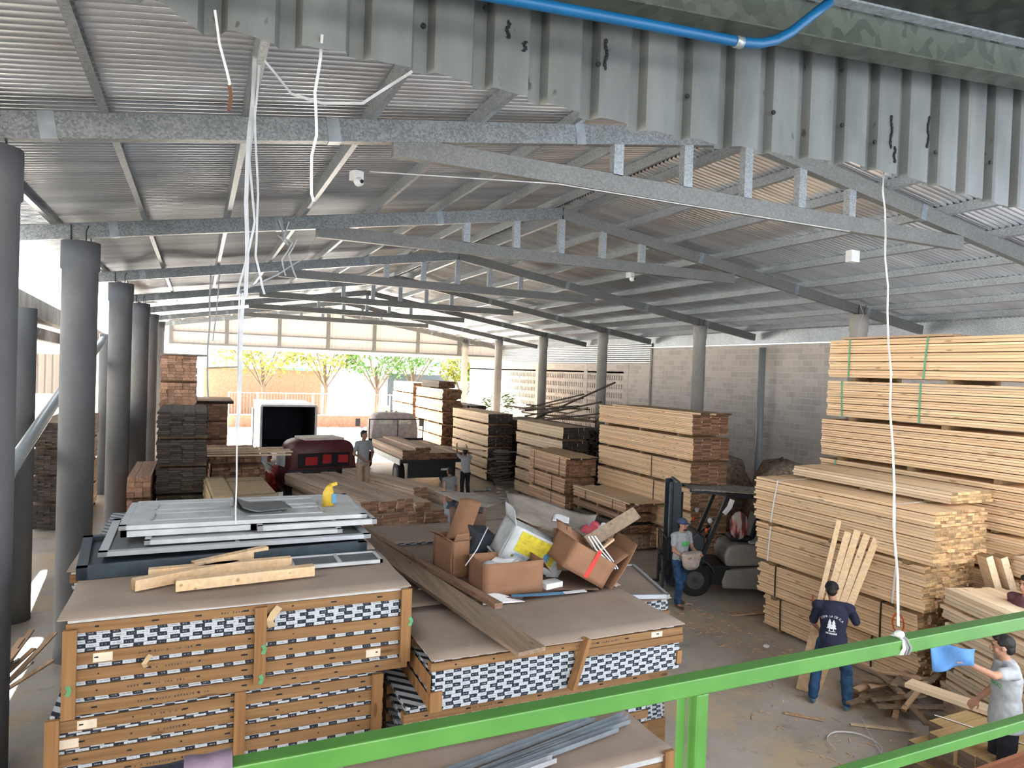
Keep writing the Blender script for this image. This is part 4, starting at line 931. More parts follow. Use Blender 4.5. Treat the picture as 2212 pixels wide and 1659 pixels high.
# loose timber on the left pile
def stick4(a, b, w, h, label, mats=('pine', 'pine_end'), name='timber_offcut', cat='timber'):
    return tag(MB().bar(a, b, w, h, ends=((2, 3), 1)).build(name, list(mats)), label, cat)
zt = 2.69
stick4((-0.42, 6.10, zt+.05), (0.35, 6.45, zt+.05), 0.09, 0.085, 'short square offcut poking out at the left of the offcuts on the brown sheet')
stick4((-0.12, 6.00, zt+.05), (0.95, 6.10, zt+.05), 0.09, 0.085, 'nearest square offcut on the brown sheet, longest of four')
stick4((-0.33, 6.38, zt+.05+.0), (0.80, 6.42, zt+.05), 0.08, 0.085, 'middle square offcut lying behind the nearest one')
stick4((0.0, 6.50, zt+.05), (0.62, 6.72, zt+.09), 0.08, 0.08, 'back square offcut tilted up at its right end')
# long planks and battens on the right pile
stick4((1.90, 8.9, 2.36), (2.52, 4.98, 2.245), 0.27, 0.035, 'wide dusty plank lying diagonally across the right pile', ('dusty_plank', 'dusty_plank'), 'long_plank', 'plank')
stick4((2.02, 9.3, 2.34), (2.62, 5.9, 2.31), 0.09, 0.05, 'narrow reddish plank beside the wide dusty one', ('red_wood', 'red_wood'), 'long_plank', 'plank')
stick4((2.98, 5.12, 1.80), (3.13, 5.14, 2.22), 0.085, 0.04, 'short orange batten leaning on the checkered edges', ('batten_wood', 'batten_wood'), 'batten', 'batten')
# tape roll at the pile gap
tag(MB().loft([(1.80, 6.28, 2.215), (1.80, 6.28, 2.255)], [0.06, 0.06], n=20).build('tape_roll', 'mauve_cloth'), 'mauve tape roll standing between the two drywall piles', 'tape roll')
# ================================================================ DOORS
G = 'door and screen frames piled on drywall'
def door(loc, w, d, th, rz, label, panel='white_paint', frame='white_paint', fw=0.05, cross=(), molded=False, tilt=0.0, infill=True):
    r = empty('door_leaf', loc, rz, label, 'door', G, rot=(0, tilt, rz))
    for (a, b, c, e) in ((0, w, 0, fw), (0, w, d-fw, d), (0, fw, 0, d), (w-fw, w, 0, d)): MB().box(a, b, c, e, 0, th).build('frame_bar', frame, r)
    for x in cross: MB().box(x, x+0.035, fw, d-fw, 0, th*0.95).build('cross_bar', frame, r)
    if infill: MB().box(fw, w-fw, fw, d-fw, th*0.3, th*(0.95 if molded else 0.6)).build('panel', panel, r)
    if molded:
        for (x0, x1, y0, y1) in ((0.25, 0.98, 0.18, 0.52), (1.10, 1.85, 0.18, 0.52), (0.25, 0.98, 0.68, 1.02), (1.10, 1.85, 0.68, 1.02)):
            mb = MB()
            for (a, b, c, e) in ((x0, x1, y0, y0+.02), (x0, x1, y1-.02, y1), (x0, x0+.02, y0, y1), (x1-.02, x1, y0, y1)): mb.box(a, b, c, e, th*0.95, th+0.008)
            mb.build('moulding', 'aluminium', r)
    return r
door((-0.86, 6.52, 2.69), 2.42, 1.2, 0.10, 0.085, 'dark green-black framed door at the bottom of the door pile', 'dark_frame', 'dark_frame', 0.08)
door((-0.74, 6.80, 2.80), 2.35, 1.40, 0.04, 0.012, 'white screen door with grey mesh, its left end sticking out', 'screen_mesh', 'aluminium', 0.07, (1.1,))
door((-0.40, 6.94, 2.845), 1.75, 1.0, 0.04, -0.005, 'narrow white frame in the lower middle of the door pile', 'white_paint', 'white_paint')
door((-0.60, 7.10, 2.89), 1.15, 1.0, 0.05, 0.0, 'short white frame with dark opening at left of the pile', 'near_black', 'white_paint', 0.05)
door((0.56, 7.02, 2.89), 1.16, 1.05, 0.05, 0.02, 'white screen with grey mesh at right of the door pile', 'screen_mesh', 'white_paint', 0.05, (0.72,))
D0 = door((-0.62, 7.14, 2.945), 2.25, 1.22, 0.04, -0.015, 'dusty white panelled door on top of the pile', 'white_paint', 'white_paint', 0.06, molded=True)
door((0.80, 6.28, 2.70), 0.80, 0.34, 0.03, -0.0, 'small white screen lying right of the offcuts', 'screen_mesh', 'white_paint', 0.025, (0.4,))
cs = empty('rubber_mat', (0.28, 7.25, 2.99), 0.15, 'folded dark grey mat with curled edge on the white doors', 'mat')
MB().sheet([(0.08, 0, 0.0), (0.55, 0.05, 0.0), (0.72, 0.55, 0.0), (0.18, 0.62, 0.0)], 0.006, 12, 8, fn=lambda u, v: 0.10*max(0, 1-u*3.2)**1.6+0.02*math.sin(v*3)).build('sheet', 'screen_mesh', cs)
MB().sheet([(0.15, -0.02, 0.03), (0.66, 0.06, 0.03), (0.66, 0.48, 0.03), (0.20, 0.55, 0.03)], 0.006, 12, 8, fn=lambda u, v: 0.06*max(0, 1-u*3)**1.5).build('fold', 'screen_mesh', cs)
yb = empty('yellow_bottle', (1.32, 7.62, 2.99), 0.3, 'yellow plastic container with blue label standing on the white door', 'container')
MB().loft([(0, 0, 0), (0, 0, 0.14), (0.01, 0, 0.19), (0.02, 0, 0.22)], [(0.065, 0.045), (0.062, 0.043), (0.04, 0.03), (0.025, 0.02)], n=16).build('body', 'yellow_paint', yb)
MB().bar((0.02, 0, 0.22), (0.09, 0, 0.235), 0.04, 0.035).build('spout', 'yellow_paint', yb)
MB().box(0.02, 0.066, -0.047, -0.02, 0.03, 0.13).build('label', 'blue_print', yb)
# ================================================================ CARDBOARD RUBBISH on the right pile (top at 2.21)
ZT = 2.235
def carton(loc, rot, w, d, h, label, mat='cardboard', flaps=((1, .5), (1, .5), (0, 0), (0, 0)), open_top=True, extra=None, th=0.006):
    r = empty('cardboard_box', loc, 0, label, 'cardboard box', rot=rot)
    wv = lambda u, v: 0.006*math.sin(u*7+w*9)*math.sin(v*4)
    def side(P, nm='side'): MB().sheet(P, th, 8, 5, fn=wv).build(nm, mat, r)
    MB().box(0, w, 0, d, 0, th).build('bottom', mat, r)
    side([(0, 0, 0), (w, 0, 0), (w, 0, h), (0, 0, h)]); side([(w, d, 0), (0, d, 0), (0, d, h), (w, d, h)])
    side([(0, d, 0), (0, 0, 0), (0, 0, h), (0, d, h)]); side([(w, 0, 0), (w, d, 0), (w, d, h), (w, 0, h)])
    for k, (on, out) in enumerate(flaps):
        if not on: continue
        L = min(w, d)*0.45; dz = L*math.sin(out); do = L*math.cos(out)
        if k == 0: P = [(0, 0, h), (w, 0, h), (w-.02, -do, h+dz), (0.02, -do, h+dz)]
        elif k == 1: P = [(w, d, h), (0, d, h), (0.02, d+do, h+dz), (w-.02, d+do, h+dz)]
        elif k == 2: P = [(0, d, h), (0, 0, h), (-do, 0.02, h+dz), (-do, d-.02, h+dz)]
        else: P = [(w, 0, h), (w, d, h), (w+do, d-.02, h+dz), (w+do, 0.02, h+dz)]
        MB().sheet(P, th, 6, 4, fn=lambda u, v: 0.01*math.sin(u*5+k)*v).build('flap', mat, r)
    if not open_top: MB().box(0, w, 0, d, h-th, h).build('top', mat, r)
    return r
# front open box, its long side to the viewer
c1 = carton((2.66, 6.38, ZT), (0, 0, 0.0), 0.66, 0.42, 0.33, 'open brown carton in front of the rubbish, long plain side showing', flaps=((0, 0), (1, -0.3), (0, 0), (1, -0.9)))
# left box on its end with dark frame
c2 = carton((2.55, 7.0, ZT), (0, 0, 0.15), 0.20, 0.45, 0.42, 'narrow upright brown carton at the left of the rubbish', 'cardboard', flaps=((1, 1.3), (0, 0), (1, .6), (1, .9)))
# right box tilted with red tape
c3 = carton((3.50, 6.28, 2.50), (0.08, 0.52, 0.0), 0.56, 0.45, 0.30, 'tilted brown carton with a red tape band at the right of the rubbish', flaps=((0, 0), (1, 0.4), (0, 0), (1, 1.0)))
MB().ribbon([(0.30, -0.010, 0.02), (0.30, -0.012, 0.18), (0.30, -0.010, 0.34)], 0.05, 0.003).build('tape', 'red_mark', c3)
MB().sheet([(0.62, -0.02, -0.12), (0.66, 0.5, -0.12), (0.70, 0.5, 0.62), (0.66, -0.02, 0.60)], 0.006, 6, 8, fn=lambda u, v: 0.03*math.sin(v*3)).build('torn_flap', 'cardboard', c3)
# printed printer carton, tilted, centre
c4 = carton((2.98, 6.74, 2.53), (0.12, 0.46, -0.05), 0.74, 0.36, 0.38, 'tilted white carton with a big yellow printed panel in the middle of the rubbish', 'grey_paper', flaps=((0, 0), (0, 0), (1, 1.0), (0, 0)), open_top=False)
MB().box(0.10, 0.60, -0.012, -0.006, 0.13, 0.355).build('yellow_panel', 'yellow_print', c4)
MB().box(0.46, 0.53, -0.014, -0.011, 0.15, 0.24).build('blue_patch', 'blue_print', c4)
MB().box(0.14, 0.60, -0.013, -0.006, -0.0, 0.03).build('black_band', 'black_plastic', c4)
mb = MB()
for q in range(4): mb.box(0.14, 0.44-0.04*q, -0.0135, -0.0115, 0.29-0.035*q, 0.298-0.035*q)
mb.build('print_line', 'yellow_paint', c4)
def textmesh(txt, size, mat, name, parent, M, extrude=0.001, shear=0):
    cu = bpy.data.curves.new('tmp', 'FONT'); cu.body = txt; cu.size = size; cu.extrude = extrude; cu.align_x = 'CENTER'; cu.resolution_u = 3; cu.shear = shear
    ob = bpy.data.objects.new('tmp', cu); COL.objects.link(ob); dg = bpy.context.evaluated_depsgraph_get()
    me = bpy.data.meshes.new_from_object(ob.evaluated_get(dg)); bpy.data.objects.remove(ob); me.materials.clear(); me.materials.append(MATS[mat])
    o = bpy.data.objects.new(name, me); COL.objects.link(o); 
    if parent: o.parent = parent
    o.matrix_local = M; return o
RXm = Matrix.Rotation(math.pi/2, 4, 'X')
textmesh('EPSON', 0.045, 'blue_print', 'printed_name', c4, Matrix.Translation((0.20, -0.013, 0.08)) @ RXm)
MB().ell((0.12, -0.01, 0.07), (0.018, 0.004, 0.018)).build('green_dot', 'leaf_yellow', c4)
MB().sheet([(0.28, -0.03, 0.05), (0.52, -0.03, 0.02), (0.50, -0.05, 0.10), (0.30, -0.04, 0.12)], 0.01, 4, 4).build('black_tear', 'black_plastic', c4)
# cardboard sheets on top
def csheet(P, label, mat='cardboard_grey', fn=None, nm='cardboard_sheet'):
    return tag(MB().sheet(P, 0.006, 12, 10, fn=fn or (lambda u, v: 0.03*math.sin(u*4+1)*math.sin(v*3))).build(nm, mat), label, 'cardboard')
csheet([(3.32, 7.14, 2.86), (4.15, 6.86, 2.64), (4.60, 7.40, 2.80), (3.55, 7.90, 3.0)], 'largest grey cardboard sheet draped over the top of the rubbish', fn=lambda u, v: -0.06*math.sin(u*3.1)*1.0+0.05*v*math.sin(u*5))
csheet([(3.05, 7.60, 2.86), (2.75, 8.3, 2.98), (3.3, 8.6, 2.98), (3.6, 8.0, 2.86)], 'grey cardboard sheet with curled far corner at the top left of the rubbish', 'cardboard_grey', fn=lambda u, v: 0.10*(u*u*v))
csheet([(3.25, 7.22, 2.80), (3.62, 7.02, 2.74), (3.62, 7.32, 2.74), (3.30, 7.42, 2.82)], 'small triangular cardboard piece above the white carton', 'cardboard')
csheet([(2.52, 7.2, 2.62), (2.74, 7.05, 2.66), (2.98, 7.3, 3.0), (2.80, 7.5, 3.02)], 'brown cardboard flap standing at the upper left of the rubbish', 'cardboard', fn=lambda u, v: 0.04*math.sin(u*3.1))
csheet([(2.62, 7.25, 2.45), (3.0, 7.15, 2.50), (3.1, 7.45, 2.92), (2.7, 7.6, 2.92)], 'dark reddish cardboard leaning behind the white carton', 'cardboard_dark')
csheet([(2.25, 6.7, 2.24), (3.0, 6.2, 2.24), (3.3, 6.6, 2.24), (2.6, 7.1, 2.24)], 'flat dark cardboard under the front carton', 'cardboard_dark')
csheet([(3.25, 6.42, 2.24), (3.9, 6.2, 2.24), (4.2, 6.9, 2.24), (3.4, 7.0, 2.24)], 'flat dark cardboard under the red-taped carton', 'cardboard_dark')
csheet([(2.95, 7.02, 2.56), (3.25, 6.9, 2.30), (3.4, 7.2, 2.34), (3.0, 7.3, 2.60)], 'grey folder sheet between the cartons', 'grey_paper')
random.seed(77)
for k in range(9):
    x = 2.5+0.22*k; y = 7.2+rr(-.2, .25); z = 2.25+0.02*k+rr(0, .06); w = rr(.12, .3); d = rr(.1, .25); q = rr(-.01, .15)
    csheet([(x, y, z), (x+w, y-.04, z+q), (x+w+.05, y+d, z+q+.1), (x+.03, y+d, z+.1)], 'torn cardboard piece wedged at the back of the rubbish, %s from the left' % ['first', 'second', 'third', 'fourth', 'fifth', 'sixth', 'seventh', 'eighth', 'ninth'][k], ['cardboard', 'cardboard_dark', 'cardboard_grey'][k % 3])
# boards and splinters
tag(MB().bar((3.98, 6.60, 2.64), (4.74, 6.78, 2.90), 0.15, 0.03, up=(0, -.8, .6)).build('scrap_board', 'dusty_plank'), 'grey-brown board slanting up at the right end of the rubbish', 'board')
for k, x in enumerate((3.66, 3.74, 3.83)):
    stick4((x, 6.62, 2.36+0.02*k), (x+0.02, 6.80, 2.78), 0.05, 0.02, 'torn brown cardboard strip hanging beside the yellow panel, %s from the left' % ['first', 'second', 'third'][k], ('cardboard', 'cardboard'), 'cardboard_strip', 'cardboard')
stick4((3.80, 6.36, 2.50), (4.22, 6.45, 2.70), 0.03, 0.025, 'thin stick crossing the red-taped carton', ('pine_warm', 'pine_end'), 'scrap_stick', 'stick')
for k in range(3):
    tag(MB().ribbon([(3.88+0.04*k, 6.42, 2.76), (3.96+0.05*k, 6.38, 2.62), (4.08+0.03*k, 6.32, 2.50), (4.12+.03*k, 6.28, 2.42)], 0.015, 0.003).build('plastic_strip', 'white_tape'), 'white plastic strip in the red-taped carton, %s' % ['left', 'middle', 'right'][k], 'strip')
tag(MB().tube([(2.52, 6.55, 2.52), (2.66, 6.60, 2.66), (2.85, 6.78, 2.84)], 0.006, 6).build('thin_cord', 'cord_grey'), 'thin pale cord stretched up from the front carton', 'cord')
# papers, bags, small litter
def paper(P, label, mat='paper', nm='paper_sheet', cat='paper'):
    return tag(MB().sheet(P, 0.003, 6, 6, fn=lambda u, v: 0.015*math.sin(u*4)*v).build(nm, mat), label, cat)
paper([(2.58, 6.20, 2.225), (3.02, 6.16, 2.225), (2.95, 6.34, 2.235), (2.68, 6.42, 2.27)], 'folded white paper lying in front of the open carton')
paper([(2.12, 6.85, 2.225), (2.42, 6.75, 2.225), (2.50, 6.95, 2.225), (2.25, 7.05, 2.225)], 'white paper scrap left of the front carton')
paper([(3.86, 7.22, 2.765), (4.04, 7.14, 2.735), (4.16, 7.34, 2.765), (3.98, 7.42, 2.80)], 'white paper on the large grey cardboard sheet')
tag(MB().box(0, 0.22, 0, 0.14, 0, 0.06).build('paper_stack', 'paper', loc=(3.36, 6.36, 2.245), rot=(0, 0, 0.2)), 'thick white paper block between the two front cartons', 'paper')
tag(MB().box(0, 0.16, 0, 0.10, 0, 0.05).build('paper_stack', 'grey_paper', loc=(3.22, 6.55, 2.245), rot=(0, 0, -0.3)), 'small grey paper block left of the white one', 'paper')
b_ = MB()
b_.ell((0, 0, 0), (0.13, 0.10, 0.09)); b_.ell((0.08, 0.03, 0.05), (0.07, 0.06, 0.06)); tag(b_.build('plastic_bag', 'pink_bag', loc=(4.25, 7.0, 2.66)), 'crumpled pink-red plastic bag at the right of the rubbish', 'bag')
b_ = MB(); b_.ell((0, 0, 0), (0.07, 0.06, 0.05)); b_.ell((0.04, 0.0, 0.04), (0.04, 0.04, 0.04)); tag(b_.build('plastic_bag', 'paper', loc=(4.38, 6.98, 2.68)), 'small crumpled white plastic bag beside the pink one', 'bag')
tag(MB().ell((0, 0, 0), (0.02, 0.02, 0.06)).build('plastic_scrap', 'blue_cloth', loc=(4.22, 6.98, 2.70)), 'light blue plastic scrap at the edge of the grey cardboard', 'scrap')
for k in range(4):
    tag(MB().box(-0.055, 0.055, -0.04, 0.04, -0.03, 0.03).build('black_cartridge', 'black_plastic' if k % 2 else 'dark_frame', loc=(2.72+0.10*k, 7.62-0.06*k, 2.92-0.01*k), rot=(0.3, 0.3, 0.4*k)), 'dark printed cartridge box at the upper left of the rubbish, %s from the left' % ['first', 'second', 'third', 'fourth'][k], 'cartridge', 'dark cartridge boxes in the rubbish')
tag(MB().box(-0.12, 0.12, -0.1, 0.1, -0.16, 0.16).build('dark_case', 'dark_steel', loc=(2.86, 7.12, 2.60), rot=(0.3, 0.2, 0.3)), 'dark grey plastic case left of the white carton', 'case')
tag(MB().ell((0, 0, 0), (0.10, 0.08, 0.06)).build('lamp_cover', 'grey_paper', loc=(2.86, 6.72, 2.44)), 'grey dome-shaped cover in the front carton', 'cover')
for k in range(6): tag(MB().box(-0.13, 0.13, -0.1, 0.1, -0.006, 0.006).build('document', 'paper' if k % 2 else 'grey_paper', loc=(3.05, 6.75, 2.42+0.016*k), rot=(0.1, -0.12, 0.15*k)), 'loose document in the front carton, %s of the heap' % ORD[5-k], 'paper', 'documents in the front carton')
pk = empty('plastic_band', (0, 0, 0), 0, 'iridescent purple and white plastic band lying before the cartons', 'strap')
MB().ribbon([(2.95, 6.34, 2.235), (3.2, 6.26, 2.245), (3.5, 6.24, 2.24)], 0.07, 0.003, side=(0, 1, 0)).build('band', 'blue_print', pk)
MB().ribbon([(3.5, 6.24, 2.241), (3.75, 6.22, 2.245)], 0.07, 0.003, side=(0, 1, 0)).build('band_end', 'paper', pk)
for k in range(3):
    tag(MB().box(-0.2, 0.2, -0.03, 0.03, -0.05, 0.05).build('dark_filler', 'near_black' if k else 'cardboard_dark', loc=(3.5+0.2*k, 7.0-0.05*k, 2.42), rot=(0, 0, 0.3*k)), 'dark crumpled stuffing between the cartons, %s' % ['left', 'middle', 'right'][k], 'stuffing')
# ================================================================ FORKLIFT
def forklift(loc, rz):
    r = empty('forklift', loc, rz, 'grey and black counterbalance forklift parked before the tall stack', 'forklift')
    # local: front (forks) towards -x, x back, y left/right, sizes in m
    def part(mb, nm, mat, par=r): return mb.build(nm, mat, par)
    # chassis/body with counterweight, profile extruded across y
    def prof(pts, y0, y1, nm, mat, bev=0.03):
        mb = MB(); n = len(pts)
        for y in (y0, y1):
            for (x, z) in pts: mb.v.append((x, y, z))
        mb.f.append(tuple(range(n))); mb.f.append(tuple(range(n, 2*n))[::-1]); mb.mi += [0, 0]; mb.sm += [False, False]
        for i in range(n):
            q = (i+1) % n; mb.f.append((i, i+n, q+n, q)); mb.mi.append(0); mb.sm.append(False)
        o = mb.build(nm, mat, r)
        if bev: m_ = o.modifiers.new('b', 'BEVEL'); m_.width = bev; m_.segments = 3
        return o
    prof([(0.95, 0.16), (2.35, 0.16), (2.50, 0.45), (2.48, 0.78), (2.2, 0.86), (1.75, 0.62), (1.0, 0.55), (0.92, 0.30)], -0.52, 0.52, 'body', 'grey_shell', 0.04)
    prof([(0.35, 0.30), (1.10, 0.20), (1.10, 0.62), (0.55, 0.62), (0.38, 0.50)], -0.50, 0.50, 'step', 'black_plastic', 0.02)
    prof([(1.02, 0.60), (1.80, 0.64), (2.2, 0.85), (2.2, 1.06), (1.30, 1.08), (1.06, 1.02), (0.98, 0.8)], -0.46, 0.46, 'engine_hood', 'grey_shell', 0.06)
    prof([(1.75, 0.55), (2.50, 0.70), (2.52, 1.02), (2.30, 1.10), (2.1, 0.95)], -0.53, 0.53, 'counterweight', 'dark_steel', 0.05)
    prof([(0.30, 0.55), (0.62, 0.60), (0.58, 1.18), (0.42, 1.28), (0.30, 1.20)], -0.40, 0.40, 'dashboard', 'dark_steel', 0.04)
    # wheels
    for (x, R, w) in ((0.35, 0.34, 0.22), (1.95, 0.25, 0.18)):
        for s in (-1, 1):
            wl = empty('wheel_hub', (x, s*0.50, R)); wl.parent = r
            y0, y1 = (-w/2, w/2)
            t_ = MB().loft([(0, y0, 0), (0, y0+.02, 0), (0, y1-.02, 0), (0, y1, 0)], [R-.03, R, R, R-.03], n=32); bpy.data.objects.remove(wl)
            o = t_.build('tyre', 'rubber', r, loc=(x, s*0.50, R))
            h = MB().loft([(0, -w/2-.008, 0), (0, w/2+.008, 0)], [R*0.55, R*0.55], n=24).build('rim', 'rim', o)
            MB().loft([(0, -w/2-.03, 0), (0, w/2+.03, 0)], [R*0.2, R*0.2], n=16).build('hub', 'dark_steel', o)
    for s in (-1, 1):     # fenders
        pts = [(0.35+0.42*math.cos(a), s*0.50, 0.36+0.42*math.sin(a)) for a in [math.radians(q) for q in range(20, 181, 20)]]
        MB().ribbon(pts, 0.24, 0.02, side=(0, 1, 0)).build('fender', 'dark_steel', r)
    # overhead guard
    for s in (-1, 1):
        MB().bar((0.42, s*0.47, 0.55), (1.00, s*0.46, 2.10), 0.09, 0.07, up=(1, 0, 0)).build('guard_post', 'black_plastic', r)
        MB().bar((2.28, s*0.46, 1.0), (2.22, s*0.46, 2.06), 0.08, 0.07, up=(1, 0, 0)).build('guard_post', 'black_plastic', r)
        MB().bar((0.98, s*0.46, 2.10), (2.26, s*0.46, 2.06), 0.07, 0.08).build('guard_rail', 'black_plastic', r)
        MB().bar((0.22, s*0.40, 2.16), (0.98, s*0.46, 2.12), 0.06, 0.06).build('guard_rail', 'black_plastic', r)
    MB().bar((0.99, -0.5, 2.10), (0.99, 0.5, 2.10), 0.08, 0.08).build('guard_rail', 'black_plastic', r)
    MB().bar((2.24, -0.5, 2.06), (2.24, 0.5, 2.06), 0.08, 0.08).build('guard_rail', 'black_plastic', r)
    for k in range(7): MB().bar((1.12+k*0.16, -0.45, 2.08), (1.12+k*0.16, 0.45, 2.08), 0.03, 0.04).build('guard_slat', 'black_plastic', r)
    MB().sheet([(0.25, -0.45, 2.17), (2.30, -0.47, 2.13), (2.30, 0.47, 2.13), (0.25, 0.45, 2.17)], 0.012, 10, 6, fn=lambda u, v: 0.02*math.sin(u*8)*math.sin(v*5)).build('roof_cover', 'roof_dust', r)
    # mast: two channels each side + cylinders + cross members
    ms = MB()
    for s in (-1, 1):
        MB().bar((-0.02, s*0.33, 0.12), (-0.02, s*0.33, 2.30), 0.055, 0.16, up=(1, 0, 0)).build('mast_rail', 'dark_steel', r)
        MB().bar((-0.11, s*0.27, 0.12), (-0.11, s*0.27, 2.30), 0.045, 0.10, up=(1, 0, 0)).build('inner_mast_rail', 'dark_frame', r)
        MB().tube([(0.10, s*0.24, 0.3), (0.10, s*0.24, 2.1)], 0.028, 12).build('lift_cylinder', 'black_plastic', r)
        MB().tube([(-0.07, s*0.20, 0.5), (-0.07, s*0.20, 2.2)], 0.012, 8).build('lift_chain', 'grey_shell', r)
        MB().tube([(0.45, s*0.36, 0.5), (0.08, s*0.36, 0.9)], 0.035, 10).build('tilt_cylinder', 'black_plastic', r)
    for z in (0.35, 1.25, 2.28): MB().bar((0.0, -0.36, z), (0.0, 0.36, z), 0.06, 0.10).build('mast_crossbar', 'dark_steel', r)
    MB().box(-0.03, 0.0, -0.30, 0.30, 1.55, 2.2).build('hose_panel', 'dark_frame', r)
    # carriage, backrest, forks
    for z in (0.28, 0.62): MB().bar((-0.20, -0.5, z), (-0.20, 0.5, z), 0.05, 0.09).build('carriage_bar', 'black_plastic', r)
    for k in range(7): MB().bar((-0.22, -0.48+k*0.16, 0.3), (-0.22, -0.48+k*0.16, 1.15), 0.02, 0.02, up=(1, 0, 0)).build('backrest_bar', 'black_plastic', r)
    MB().bar((-0.22, -0.5, 1.15), (-0.22, 0.5, 1.15), 0.03, 0.03).build('backrest_bar', 'black_plastic', r)
    for s in (-1, 1):
        mb = MB(); mb.bar((-0.25, s*0.26, 0.05), (-0.25, s*0.26, 0.66), 0.11, 0.045, up=(1, 0, 0)); mb.bar((-0.25, s*0.26, 0.06), (-1.30, s*0.26, 0.045), 0.11, 0.035); mb.build('fork', 'dark_steel', r)
    # seat with plastic wrap, steering wheel, levers, lamps, gas bottle
    st = MB(); st.box(1.15, 1.62, -0.24, 0.24, 1.08, 1.20); o = st.build('seat', 'black_plastic', r); m_ = o.modifiers.new('b', 'BEVEL'); m_.width = 0.05; m_.segments = 3
    o = MB().bar((1.60, 0, 1.15), (1.75, 0, 1.70), 0.44, 0.12, up=(1, 0, 0)).build('backrest', 'black_plastic', r); m_ = o.modifiers.new('b', 'BEVEL'); m_.width = 0.05; m_.segments = 3
    ring = [(0.78+0.15*math.cos(a)*0.5, 0.17*math.sin(a), 1.36+0.15*math.cos(a)*0.86) for a in [math.pi*q/10 for q in range(21)]]
    MB().tube(ring, 0.014, 8).build('steering_wheel', 'black_plastic', r); MB().tube([(0.55, 0, 1.2), (0.78, 0, 1.36)], 0.025, 8).build('steering_column', 'black_plastic', r)
    for k in range(3): MB().tube([(0.62, -0.22-0.05*k, 1.15), (0.74, -0.22-0.05*k, 1.36)], 0.009, 6).build('lever', 'black_plastic', r)
    mb = MB(); mb.ell((1.30, -0.30, 1.45), (0.20, 0.05, 0.30)); mb.build('red_bag', 'red_white_bag', r)
    MB().cyl((2.15, -0.35, 1.32), (2.15, 0.35, 1.32), 0.16, 20).build('gas_bottle', 'galv', r)
    for s in (-1, 1):
        MB().ell((0.62, s*0.56, 1.58), (0.05, 0.05, 0.06)).build('work_lamp', 'white_tape', r); MB().ell((0.55, s*0.58, 1.38), (0.03, 0.03, 0.05)).build('indicator', 'orange_mark', r)
    MB().ribbon([(1.08, -0.50, 2.02), (1.02, -0.52, 1.86), (0.92, -0.50, 1.72)], 0.10, 0.02, side=(0.6, 0, 0.3)).build('white_rag', 'paper', r)
    MB().sheet([(1.5, -0.48, 1.10), (2.0, -0.48, 1.10), (2.0, -0.30, 1.10), (1.5, -0.30, 1.10)], 0.03, 6, 3, fn=lambda u, v: 0.015*math.sin(u*9)).build('plastic_sheet', 'grey_paper', r)
    return r
def mk_bagmat():
    t = NT('red_white_bag', 0.35); f = t.noise(t.coord((9, 1, 1.5)), 1.2, 2.0)
    t.col(t.ramp(f, [(0.42, (0.07, 0.06, 0.06)), (0.5, (0.5, 0.06, 0.06)), (0.6, (0.55, 0.5, 0.48))]))
mk_bagmat()
plain('roof_dust', (0.34, 0.31, 0.28), 0.95, var=0.25, scale=12)
forklift((9.40, 12.05, 0), math.radians(-26))
# ================================================================ TRUCKS
def rbox(par, nm, mat, *a, bev=0.03, rot=None):
    o = MB().box(*a).build(nm, mat, par)
    if bev: m_ = o.modifiers.new('b', 'BEVEL'); m_.width = bev; m_.segments = 3
    return o
def wheels(par, xs, ys, R=0.45, w=0.26):
    for y in ys:
        for x in xs:
            o = MB().loft([(-w/2, 0, 0), (-w/2+.03, 0, 0), (w/2-.03, 0, 0), (w/2, 0, 0)], [R-.04, R, R, R-.04], n=28).build('tyre', 'rubber', par, loc=(x, y, R))
            MB().loft([(-w/2-.01, 0, 0), (w/2+.01, 0, 0)], [R*.5, R*.5], n=20).build('rim', 'rim', o)
def cab_shape(par, nm, mat, w, y0, y1, z0, z1, rnd=0.25, zr=None):
    """rounded cab: lofted superellipse sections from back to front"""
    mb = MB(); n = 32; b0 = 0; secs = [(y0, 0.94, 0.0), (y0+0.06, 1.0, 0.0), (y1-0.5, 1.0, 0.0), (y1, 0.86, -0.30)]
    for (y, s, dz) in secs:
        for k in range(n):
            a = 2*math.pi*k/n; c, sn = math.cos(a), math.sin(a); e = 0.36
            x = math.copysign(abs(c)**e, c)*w/2*s; zz = math.copysign(abs(sn)**e, sn)
            z = (z0+z1)/2 + zz*(z1-z0)/2*s + (dz if zz > 0 else 0)
            if zz > 0: x *= 1-0.10*zz
            mb.v.append((x, y, z))
    for i in range(3):
        for k in range(n):
            q = (k+1) % n; mb.f.append((i*n+k, (i+1)*n+k, (i+1)*n+q, i*n+q)); mb.mi.append(0); mb.sm.append(True)
    mb.f.append(tuple(range(n))); mb.mi.append(0); mb.sm.append(True); mb.f.append(tuple(range(3*n, 4*n))[::-1]); mb.mi.append(0); mb.sm.append(True)
    return mb.build(nm, mat, par)
# red flatbed
T1 = empty('flatbed_truck', (4.36, 14.95, 0), math.radians(12), 'red flatbed truck seen from behind, loaded with planks', 'truck')
rbox(T1, 'bed', 'truck_black', -1.12, 1.12, 0, 4.9, 0.84, 1.0, bev=0.01)
rbox(T1, 'bumper', 'yellow_paint', -0.30, 1.12, -0.06, 0.0, 0.80, 0.99, bev=0.005); rbox(T1, 'bumper_side', 'red_paint', -1.12, -0.30, -0.06, 0.0, 0.80, 0.99, bev=0.005)
rbox(T1, 'number_plate', 'paper', -0.28+0.2, 0.12, -0.075, -0.06, 0.85, 0.95, bev=0); 
textmesh('GUAROTE', 0.13, 'dark_red', 'painted_word', T1, Matrix.Translation((-0.62, -0.066, 0.85)) @ RXm); textmesh('AU', 0.11, 'dark_red', 'painted_word', T1, Matrix.Translation((0.62, -0.066, 0.86)) @ RXm)
